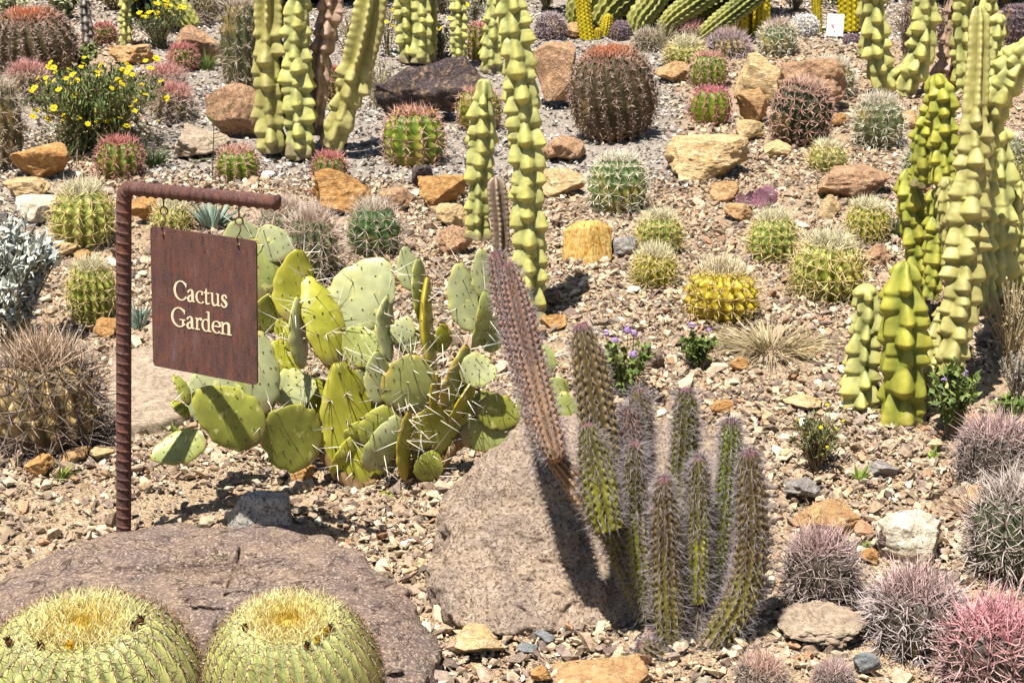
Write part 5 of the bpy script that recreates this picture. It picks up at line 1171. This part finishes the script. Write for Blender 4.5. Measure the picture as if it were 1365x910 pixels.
# ------------------------------------------------------------------ rocks: label, base px, base py, width, height, material, seed, extras
RK = [
 ('orange pointed rock at the left edge below the daisy bush', 57, 244, 88, 56, 'rk_orange', 1, dict(cuts=8)),
 ('cream and tan flat rock under the orange pointed one', 42, 268, 74, 32, 'rk_cream', 2, {}),
 ('smooth white rock beside the pale barrel left of the sign', 46, 305, 62, 46, 'rk_white', 3, dict(pn=2.6, rough=.05)),
 ('brown sloping rock right of the upper daisies', 258, 90, 82, 62, 'rk_pink', 4, dict(dep=.9)),
 ('tan low rock above the daisy bush', 182, 88, 76, 30, 'rk_tan', 5, {}),
 ('smooth tan boulder left of the four-stemmed totem', 312, 190, 80, 78, 'rk_pink', 6, dict(dep=.8, rough=.06, cuts=6)),
 ('flat grey-tan slab behind the squat red barrel', 262, 216, 92, 46, 'rk_slab', 7, dict(dep=1.0, cuts=10)),
 ('long blackish boulder with tan patches painted as lit at the upper centre', 584, 166, 170, 92, 'rk_dark', 8, dict(dep=.36, cuts=14, rough=.12, rot=.1)),
 ('brown cracked boulder left of the rust-crowned barrel', 745, 150, 72, 92, 'rk_pink', 9, dict(dep=.9)),
 ('blue-grey rock above the brown cracked boulder', 745, 84, 56, 36, 'rk_blue', 10, {}),
 ('tan rock at the foot of the yellow columns', 762, 52, 40, 24, 'rk_tan', 11, {}),
 ('tan wedge-shaped rock under the pale round barrel', 897, 112, 52, 32, 'rk_tan', 12, {}),
 ('white-flecked rock with a black cleft right of the red barrels', 1012, 140, 68, 72, 'rk_cream', 13, dict(cuts=12, rough=.14)),
 ('large tan rock behind the dark barrel', 1070, 150, 110, 80, 'rk_pink', 14, dict(dep=.9)),
 ('rounded tan rock beside the green magenta-spined barrel', 1006, 168, 52, 54, 'rk_tan', 15, {}),
 ('flat-topped layered rock in the upper right centre', 948, 242, 118, 62, 'rk_cream', 16, dict(cuts=14, rough=.08, dep=.6)),
 ('orange-tan stone on top of the layered rock', 993, 196, 52, 34, 'rk_cream', 17, {}),
 ('flat brown-pink slab below the cracked boulder', 757, 220, 66, 40, 'rk_pink', 18, dict(dep=1.1)),
 ('smooth cream rock left of the deep green barrel', 752, 262, 70, 42, 'rk_cream', 19, dict(rough=.05)),
 ('orange cleft rock above the star-spined barrel', 449, 292, 98, 66, 'rk_orange', 20, dict(cuts=12, rough=.13)),
 ('orange and brown rock left of the short totem stem', 586, 280, 74, 52, 'rk_orange', 21, {}),
 ('black glossy stone touching the orange and brown rock', 560, 250, 34, 32, 'rk_dark', 22, {}),
 ('reddish rock right of the star-spined barrel', 530, 284, 44, 36, 'rk_pink', 23, {}),
 ('tan rock behind the sign post near the arm', 196, 302, 48, 44, 'rk_orange', 24, {}),
 ('long flat red-brown rock near the totem crowd', 1136, 272, 122, 48, 'rk_pink', 25, dict(dep=.7, cuts=10, rough=.07)),
 ('pale stone between the flat red rock and the yellow-ribbed barrel', 1108, 298, 30, 34, 'rk_cream', 26, {}),
 ('golden tan stone under the yellow paddle', 403, 648, 34, 32, 'rk_orange', 30, {}),
 ('long cream rock lying below the tan boulder', 630, 872, 92, 34, 'rk_cream', 31, dict(pn=4, cuts=8)),
 ('small blue-grey stone below the tan boulder, lower of two', 706, 868, 36, 17, 'rk_blue', 32, {}),
 ('small blue-grey stone below the tan boulder, upper of two', 727, 853, 32, 16, 'rk_blue', 33, {}),
 ('ochre stone near the bottom edge', 719, 908, 34, 26, 'rk_orange', 34, {}),
 ('wide flat tan rock cut by the bottom edge', 815, 934, 160, 40, 'rk_tan', 35, dict(pn=4, rough=.05)),
 ('white quartz boulder at the lower right', 1218, 756, 108, 74, 'rk_white', 38, dict(cuts=8, rough=.08, pn=3)),
 ('brown block against the white quartz boulder', 1185, 754, 36, 56, 'rk_brown', 37, {}),
 ('orange three-cornered stone left of the quartz boulder', 1160, 758, 32, 26, 'rk_orange', 38, {}),
 ('grey-tan rock behind the red-grey wiry mound', 1100, 722, 92, 50, 'rk_tan', 39, dict(rough=.06)),
 ('grey angular stone with a dark hollow on the right', 1067, 672, 54, 36, 'rk_grey', 40, dict(cuts=14)),
 ('grey flat stone beside the green seedling', 1172, 638, 46, 24, 'rk_grey', 41, {}),
 ('pale flat stone left of the front totem stems', 1076, 554, 66, 22, 'rk_cream', 42, {}),
 ('cream stone right of the dry grass', 1075, 482, 34, 18, 'rk_cream', 43, {}),
 ('lumpy tan outcrop at the lower right beside the lilac mound', 1092, 884, 124, 50, 'rk_slab', 44, dict(rough=.14, dep=.9, fine=.08)),
 ('blue-grey stone near the bottom right', 1152, 912, 44, 34, 'rk_blue', 45, {}),
 ('orange-tan stone beside the wiry mound at the right', 1297, 680, 42, 28, 'rk_tan', 46, {}),
 ('brown stone at the foot of the tall totem stem', 738, 412, 34, 30, 'rk_brown', 47, {}),
 ('ochre stone below the tall totem stem', 738, 440, 40, 24, 'rk_orange', 48, {}),
 ('mauve-brown flat stone right of the paddles', 718, 452, 30, 16, 'rk_pink', 49, {}),
 ('grey-mauve stone right of the banded yellow stone', 834, 346, 40, 30, 'rk_grey', 50, {}),
 ('brown rock below the flat cream rock at the post', 140, 452, 44, 26, 'rk_orange', 51, {}),
 ('cream stone under the big pale barrel', 78, 346, 60, 26, 'rk_cream', 52, {}),
 ('ochre stone under the big pale barrel, right of the cream one', 113, 352, 30, 22, 'rk_orange', 53, {}),
 ('red-brown stone at the foot of the long-spined barrel', 54, 632, 44, 30, 'rk_orange', 54, {}),
 ('tan stone right of the long-spined barrel', 103, 618, 44, 24, 'rk_tan', 55, {}),
 ('flat cream stone against the sign post', 134, 612, 40, 18, 'rk_cream', 56, {}),
 ('bright orange stone right of the small verbena', 985, 500, 26, 20, 'rk_orange', 57, {}),
 ('orange stone beyond the hairy columns', 961, 558, 34, 20, 'rk_orange', 58, {}),
 ('brown rock in the shade behind the left verbena', 866, 498, 46, 34, 'rk_brown', 59, {}),
 ('tan rock left of the purple prickly pear', 962, 270, 46, 32, 'rk_tan', 60, {}),
 ('pale rock below the purple prickly pear', 985, 297, 44, 28, 'rk_tan', 61, {}),
 ('reddish stone between two paddle tips', 607, 345, 56, 42, 'rk_pink', 62, {}),
 ('pale rock below the orange and brown rock', 600, 302, 52, 34, 'rk_cream', 63, {}),
 ('reddish stone below the yellow-ribbed barrel', 1164, 356, 46, 32, 'rk_pink', 64, {}),
 ('tan rock in front of the shaggy barrel at the right', 1210, 172, 44, 26, 'rk_tan', 65, {}),
 ('ochre stone between the dark and the shaggy barrels', 1119, 170, 24, 18, 'rk_orange', 66, {}),
 ('pinkish rock at the top right behind the totem arm', 1334, 58, 30, 38, 'rk_pink', 68, {}),
 ('layered stone at the foot of the dark barrel', 1035, 212, 42, 24, 'rk_cream', 69, {}),
 ('grey stone at the right edge above the dry brush', 1330, 560, 44, 20, 'rk_pink', 70, {}),
]
for (lb, x_, y_, w_, h_, mt_, sd, ex) in RK: rock(lb, x_, y_, w_, h_, mt_, sd * 7 + 3, **ex)
gY = G(783, 352)[1]
hull_rock('banded bright yellow upright stone with vertical grain', [P(x, y, gY + d) for x, y, d in ((750, 352, .02), (790, 356, -.02), (816, 346, .04), (751, 306, .05), (772, 294, .07), (797, 293, .07), (815, 304, .08), (786, 303, .02), (752, 330, .22), (770, 296, .24), (814, 303, .22), (814, 330, .24))] + [P(783, 372, gY + .1)], 'rk_yellow', 611, sub=6, soft=90, rough=.012, fine=.012, name='rock')
qY = G(350, 716)[1]
hull_rock('squared grey-white stone in front of the prickly pear, behind the brown boulder', [P(x, y, qY + d) for x, y, d in ((312, 716, .0), (388, 716, -.02), (306, 708, .06), (322, 662, .03), (386, 664, .0), (330, 653, .10), (384, 656, .10), (300, 690, .1), (390, 700, .1))], 'rk_pale', 617, sub=5, soft=50, rough=.03, fine=.03, name='rock')
sl = [(148, 472), (200, 458), (262, 462), (276, 500), (268, 540), (232, 556), (180, 566), (140, 560)]
sl_ = [P(x, y, G(x, y + 14)[1]) for x, y in sl]
hull_rock('flat grey paving slab behind the sign post', sl_ + [p - np.array([0, 0, .1]) for p in sl_], 'rk_slab', 613, sub=6, soft=60, rough=.008, fine=.012, name='stone_slab')

# small loose stones one can pick out on the gravel
rs = rng_(77); tmp = 0
# ------------------------------------------------------------------ flowering and leafy plants
GRN = (A(92, 116, 44), A(150, 168, 84)); DGR = (A(60, 84, 36), A(110, 132, 66)); SIL = (A(214, 222, 200), A(246, 248, 238)); DRY = (A(196, 172, 126), A(226, 208, 164))
bush('yellow daisy bush in full bloom at the upper left', 134, 214, 190, 112, 240, 24, .045, .0050, (A(84, 106, 44), A(150, 166, 96)), 1, base=.42, name='daisy_bush', cat='flowering shrub', flowers=('daisy', 99, .020, (.35, .98)), buds=(420, .0045, A(232, 216, 160), .3), leafup=1.6, shell=.0)
bush('smaller clump of yellow daisies on tall stalks at the top left', 212, 66, 82, 60, 60, 12, .05, .005, DGR, 2, name='daisy_bush', cat='flowering shrub', flowers=('daisy', 22, .024, (.5, 1.1)), leafup=1.4, shell=.0)
bush('few yellow daisies beside the leaning totem stem', 516, 78, 34, 70, 10, 8, .04, .005, DRY, 3, name='daisy_bush', cat='flowering shrub', flowers=('daisy', 12, .024, (.4, 1.0)))
bush('silvery broad-leaved shrub at the left edge', 24, 478, 140, 176, 80, 22, .055, .0105, SIL, 4, name='silver_shrub', cat='shrub', leafup=.5, stemr=.003)
bush('green verbena with lilac heads behind the hairy columns', 830, 548, 92, 88, 30, 13, .034, .009, GRN, 5, name='verbena', cat='flowering plant', flowers=('verbena', 7, .017, (.75, 1.15)))
bush('low green verbena with one lilac head on the open gravel', 930, 500, 66, 46, 22, 13, .032, .009, GRN, 6, name='verbena', cat='flowering plant', flowers=('verbena', 2, .015, (.9, 1.3)))
bush('tall leafy verbena with lilac heads at the foot of the totem crowd', 1268, 592, 76, 110, 32, 14, .036, .010, GRN, 7, name='verbena', cat='flowering plant', flowers=('verbena', 3, .019, (.6, 1.)))
bush('low green herb at the right edge beside the tall verbena', 1346, 572, 62, 46, 20, 13, .036, .010, GRN, 8, name='herb', cat='plant')
bush('grey-green wiry bushlet with tiny yellow buds on the right', 1086, 634, 84, 76, 70, 14, .022, .003, (A(84, 98, 56), A(160, 156, 96)), 9, name='bushlet', cat='shrub', flowers=('daisy', 9, .007, (.5, 1.0)), leafup=.8)
bush('dry twiggy brush at the right edge', 1345, 500, 84, 130, 80, 6, .02, .003, DRY, 10, name='dry_brush', cat='shrub', stemc=A(206, 184, 140))
bush('grey twiggy brush below the dry one at the right edge', 1352, 540, 60, 80, 60, 8, .02, .003, (A(150, 140, 124), A(206, 196, 180)), 11, name='dry_brush', cat='shrub', stemc=A(180, 166, 146))
bush('pale dead trailing brush over the left end of the dark boulder', 505, 150, 74, 70, 60, 8, .02, .004, (A(180, 168, 130), A(216, 204, 168)), 12, name='dry_brush', cat='shrub', stemc=A(222, 206, 168))
bush('grey-leaved tuft with yellow heads behind the dark boulder', 586, 84, 46, 52, 40, 18, .025, .006, (A(140, 140, 108), A(196, 192, 160)), 13, name='grey_shrub', cat='shrub', flowers=('daisy', 5, .02, (.6, 1.1)))
bush('grey-leaved tuft between the thin totem stem and the coral-crowned barrel', 632, 34, 52, 40, 36, 18, .025, .006, (A(140, 140, 108), A(196, 192, 160)), 14, name='grey_shrub', cat='shrub', flowers=('daisy', 4, .02, (.7, 1.1)))
bush('jade-like clump of round pale leaves at the top left corner', 14, 34, 60, 44, 30, 14, .04, .02, (A(140, 150, 96), A(214, 212, 168)), 15, name='succulent', cat='succulent')
bush('pale leafy succulent behind the huge barrel', 88, 26, 50, 36, 24, 14, .045, .02, (A(140, 150, 96), A(214, 212, 168)), 16, name='succulent', cat='succulent')
bush('creeping green plant beside the dead grey stalk', 110, 96, 60, 36, 24, 12, .035, .012, GRN, 17, name='creeper', cat='plant')
bush('dead white stalks hanging over the tall grey-green barrel', 334, 100, 36, 84, 14, 0, .02, .004, DRY, 18, name='dead_stalks', cat='dead plant', stemc=A(232, 220, 184), stemr=.003)
bush('brown spent flower stems left of the four-stemmed totem', 472, 112, 70, 100, 46, 10, .024, .004, (A(150, 124, 84), A(196, 176, 130)), 19, name='dry_brush', cat='shrub', stemc=A(170, 136, 90))
bush('pale dead stalks beside the pale round barrel', 884, 70, 40, 46, 30, 5, .02, .003, DRY, 20, name='dry_brush', cat='shrub', stemc=A(206, 190, 150))
bush('tan brush at the top between the card and the yellow columns', 1060, 18, 60, 36, 40, 10, .025, .006, DRY, 21, name='dry_brush', cat='shrub')
bush('grey brush between the right-hand totem stems', 1206, 88, 40, 90, 50, 14, .025, .005, (A(170, 140, 124), A(216, 190, 172)), 22, name='dry_brush', cat='shrub', stemc=A(180, 150, 130))
bush('grey brush behind the pale column at the upper right', 1254, 92, 34, 90, 40, 14, .025, .005, (A(170, 140, 124), A(216, 190, 172)), 23, name='dry_brush', cat='shrub', stemc=A(180, 150, 130))
bush('dry tangle right of the totem crowd', 1350, 330, 50, 130, 60, 8, .03, .004, (A(150, 156, 76), A(206, 196, 130)), 24, name='dry_brush', cat='shrub', stemc=A(200, 186, 120))
tuft('dark green grassy tuft right of the crimson barrel', 205, 222, 40, 36, 150, DGR, 31)
tuft('bluish agave-like rosette behind the sign hooks', 282, 306, 62, 46, 46, (A(120, 146, 120), A(186, 202, 184)), 32, name='agave', cat='succulent', wd=.009, droop=.15)
tuft('blue-green rosette leaf tips beside the post', 186, 440, 34, 44, 26, (A(120, 146, 120), A(190, 206, 190)), 33, name='agave', cat='succulent', wd=.007, droop=.2)
tuft('bleached dry grass lying on the gravel', 1026, 470, 124, 34, 420, DRY, 34, droop=.8, core=.7)
tuft('dry straw tuft behind the left verbena', 806, 520, 90, 70, 200, DRY, 35)
tuft('straw tuft at the right edge behind the totem crowd', 1352, 430, 90, 120, 260, DRY, 36)
tuft('green grass right of the yellow-ribbed barrel', 1190, 322, 38, 50, 90, DGR, 37)
tuft('yellow-green grass tips at the right edge', 1350, 262, 36, 60, 70, (A(170, 180, 60), A(216, 206, 96)), 38)
tuft('dry white grass below the wiry mound at the right', 1300, 700, 90, 40, 160, (A(206, 160, 124), A(230, 200, 170)), 39, droop=.6)
tuft('green grass at the foot of the brown sloping rock', 276, 94, 36, 32, 90, GRN, 40)
for k, (lb, x_, y_, w_, h_) in enumerate([('pair of green seedling leaves in front of the grey flat stone', 1144, 640, 38, 26), ('green seedling left of the lying hairy stub', 838, 890, 22, 24), ('seedling at the left of the boulder shadow', 811, 824, 12, 14),
      ('weed seedling below the left paddle', 232, 580, 34, 26), ('green weed beside the red-brown stone', 80, 640, 44, 30), ('seedling right of the flat grey stone', 1243, 616, 26, 24), ('seedling by the quartz boulder', 1157, 732, 18, 12), ('small weed on the flat red rock', 1097, 266, 18, 12)]):
    tuft(lb, x_, y_, w_, h_, 9, (A(112, 140, 50), A(176, 192, 90)), 60 + k, name='seedling', cat='plant', wd=.006, droop=.3, core=.05)
# thin weed stalk above the sign arm
c_, s_ = at_ground(283, 240); mb = MB(); r = rng_(3)
tube(mb, [np.array([0, 0, 0]), np.array([.01, 0, .13]), np.array([.02, 0, .28])], [.004, .003, .002], A(110, 116, 60), 5, 8)
spines(mb, np.stack([np.linspace(0, .02, 10), np.zeros(10), np.linspace(.05, .27, 10)], 1), r.normal(size=(10, 3)) * [1, .6, .3] + [0, 0, .3], .07, .003, A(104, 116, 56), A(150, 156, 90), r, r.normal(size=(10, 3)) * .02)
o = mb.build('weed', M['leaf'], None); o.location = c_; tag(o, 'thin upright weed stalk left of the squat red-spined barrel', 'plant')

for k, (lb, x_, y_, w_, h_, ct_) in enumerate([('tan brush at the top edge right of the succulents', 150, 14, 56, 30, 0), ('grey brush at the top edge left of the green totem', 505, 18, 56, 50, 1), ('olive brush at the top edge between the thin and the tall totem', 640, 6, 60, 30, 2),
      ('tan brush at the top edge right of the tall totem', 728, 16, 50, 40, 0), ('rusty brush at the top edge right of the stout yellow column', 1160, 10, 50, 36, 0), ('olive brush at the top right edge above the pinkish rock', 1340, 14, 60, 50, 2), ('grey dry brush at the top edge above the tall grey-green barrel', 305, 6, 60, 34, 1), ('straw-coloured brush beside the coral-crowned barrel', 590, 20, 44, 40, 1)]):
    cc_ = [DRY, (A(140, 134, 116), A(196, 188, 166)), (A(104, 110, 60), A(160, 160, 96))][ct_]
    bush(lb, x_, y_, w_, h_, 50, 14, .03, .006, cc_, 300 + k, name='dry_brush', cat='shrub', stemc=A(176, 150, 112), flowers=('daisy', 3, .022, (.7, 1.1)) if k in (2, 3, 5) else None)
# purple prickly pear
c_, s_ = at_ground(1008, 276); root = thing('prickly_pear', 'little purple-tinged prickly pear below the layered rock', 'prickly pear', c_)
PU = (A(180, 132, 148), A(200, 120, 146))
for i, (a, b_, t1, t2, w_) in enumerate([(1003, 278, 1000, 254, 26), (1024, 276, 1022, 246, 24), (1016, 278, 1013, 250, 22), (990, 276, 987, 256, 14)]):
    pad(root, a, b_, t1, t2, w_, 5, c_[1] - .02 * i, c_[1] - .02 * i, PU, 900 + i, spn=(4, .03), nar=5)

# white information card on its little stake
c_, s_ = at_ground(1112, 52); root = thing('plant_card', 'small white information card with a pink flower picture at the top right', 'sign', c_)
u = 1 / s_
def slab(mb, x0, x1, z0, z1, y0, y1, col):
    V = np.array([[x, y, z_] for x in (x0, x1) for y in (y0, y1) for z_ in (z0, z1)]); F = [[0, 1, 3, 2], [4, 6, 7, 5], [0, 4, 5, 1], [2, 3, 7, 6], [0, 2, 6, 4], [1, 5, 7, 3]]
    mb.add(V, F, col)
mb = MB(); slab(mb, -11 * u, 11 * u, 3 * u, 32 * u, 0, .006, (.8, .8, .8)); bd = mb.build('board', M['card'], root)
mb = MB(); r = rng_(4)
for (cx, cz, w_, h_, col) in [(-4, 17, 4.5, 2.6, A(240, 176, 184)), (-2, 14, 3, 2, A(236, 150, 160)), (0, 9, 1.2, 2.6, A(90, 84, 92)), (-7, 21, 1.2, 1.4, A(120, 120, 124)), (6, 15, 1, .8, A(120, 120, 130)), (6, 19, 1, .7, A(150, 150, 156)), (5, 8, 3, .5, A(150, 150, 156))]:
    th = np.arange(14) * 2 * pi / 14; rr = 1 + .25 * r.normal(size=14)
    V = np.vstack([np.stack([(cx + w_ * .5 * rr * np.cos(th)) * u, np.full(14, -.0015 - .0003 * abs(cx)), (cz + h_ * .5 * rr * np.sin(th)) * u], 1), [[cx * u, -.0015 - .0003 * abs(cx), cz * u]]])
    mb.add(V, cap_faces(0, 14, 14), col)
mb.build('picture', M['petal'], bd)
mb = MB(); tube(mb, [np.array([0, .012, -.08]), np.array([0, .012, 28 * u])], .005, A(90, 84, 80), 8, 4); mb.build('stake', M['leaf'], root)
root.rotation_euler = (-.16, .04, -.18)

# dry curled pod leaning on the white rock
c_, s_ = at_ground(36, 322); mb = MB()
tube(mb, [np.array([0, 0, .006]), np.array([.012, .01, .03]), np.array([.03, .03, .062])], [.008, .013, .004], A(122, 104, 82), 8, 14)
o = mb.build('dry_pod', M['leaf'], None, smooth=True); o.location = c_; tag(o, 'dry brown curled pod leaning on the smooth white rock', 'seed pod')

# added shrubs, leaves coloured dark to stand for shade at the top
def thicket(label, x, y, w, h, n, seed):
    r = rng_(seed); root = thing('shade_dark_shrub', label, 'shrub', (x, y, float(gz(x, y))), 'added shade-coloured shrubs behind the bed')
    mt = MB(); ml = MB()
    for i in range(14):
        a = r.uniform(0, 2 * pi); e = np.array([math.cos(a) * w * .45, math.sin(a) * w * .4, h * r.uniform(.6, .95)]); tube(mt, [np.zeros(3), e * [.4, .4, .6], e], [.05, .03, .012], A(96, 78, 60), 6, 8)
    d = unit(r.normal(size=(n, 3))); q = r.uniform(.35, 1, n) ** .6
    Pt = d * q[:, None] * [w / 2, w / 2.4, h / 2] + [0, 0, h * .5]; Pt *= (1 + .18 * fbm(d * 2.5, 3, seed))[:, None]; Pt[:, 2] = np.maximum(Pt[:, 2], .02)
    leaves(ml, Pt, r.normal(size=(n, 3)) + d * .6, .11 * r.uniform(.6, 1.2, n), .03, A(34, 42, 24), A(62, 72, 38), r)  # near-black leaf colours carry the shade themselves
    mt.build('branches', M['leaf'], root, stuff=True); ml.build('foliage', M['leaf'], root, stuff=True)
thicket('added shrub with leaves coloured as shade behind the ribbed arms at the top', 1.12, 13.1, 1.75, 1.1, 9000, 1)
thicket('added shrub with leaves coloured as shade behind the upper left daisies', -2.55, 13.2, 1.0, 1.0, 5000, 2)
thicket('added shrub with leaves coloured as shade behind the middle totem stems', -1.55, 13.8, 1.2, .8, 4500, 3)
thicket('added shrub with leaves coloured as shade behind the white card', 3.75, 13.9, 1.6, .8, 5000, 4)

# ------------------------------------------------------------------ daylight
sd = unit(np.array([-.23, -.34, 1.]))
sun = bpy.data.lights.new('sun', 'SUN'); sun.energy = 5.0; sun.angle = math.radians(.5); sun.color = (1, .965, .90)
so = bpy.data.objects.new('sun', sun); COL.objects.link(so); so.rotation_euler = Vector(sd).to_track_quat('Z', 'Y').to_euler(); so.location = (0, 0, 10)
w = bpy.data.worlds.new('World'); S.world = w; w.use_nodes = True
sk = w.node_tree.nodes.new('ShaderNodeTexSky'); sk.sky_type = 'NISHITA'; sk.sun_disc = False
sk.sun_elevation = math.asin(sd[2]); sk.sun_rotation = math.atan2(sd[0], sd[1])
bg = w.node_tree.nodes['Background']; bg.inputs[1].default_value = .05; w.node_tree.links.new(sk.outputs[0], bg.inputs[0])
S.view_settings.view_transform = 'Standard'; S.view_settings.look = 'None'; S.view_settings.exposure = 1.02; S.view_settings.gamma = 1; S.view_settings.use_curve_mapping = False
S.cycles.max_bounces = 5; S.cycles.diffuse_bounces = 1; S.cycles.use_denoising = True
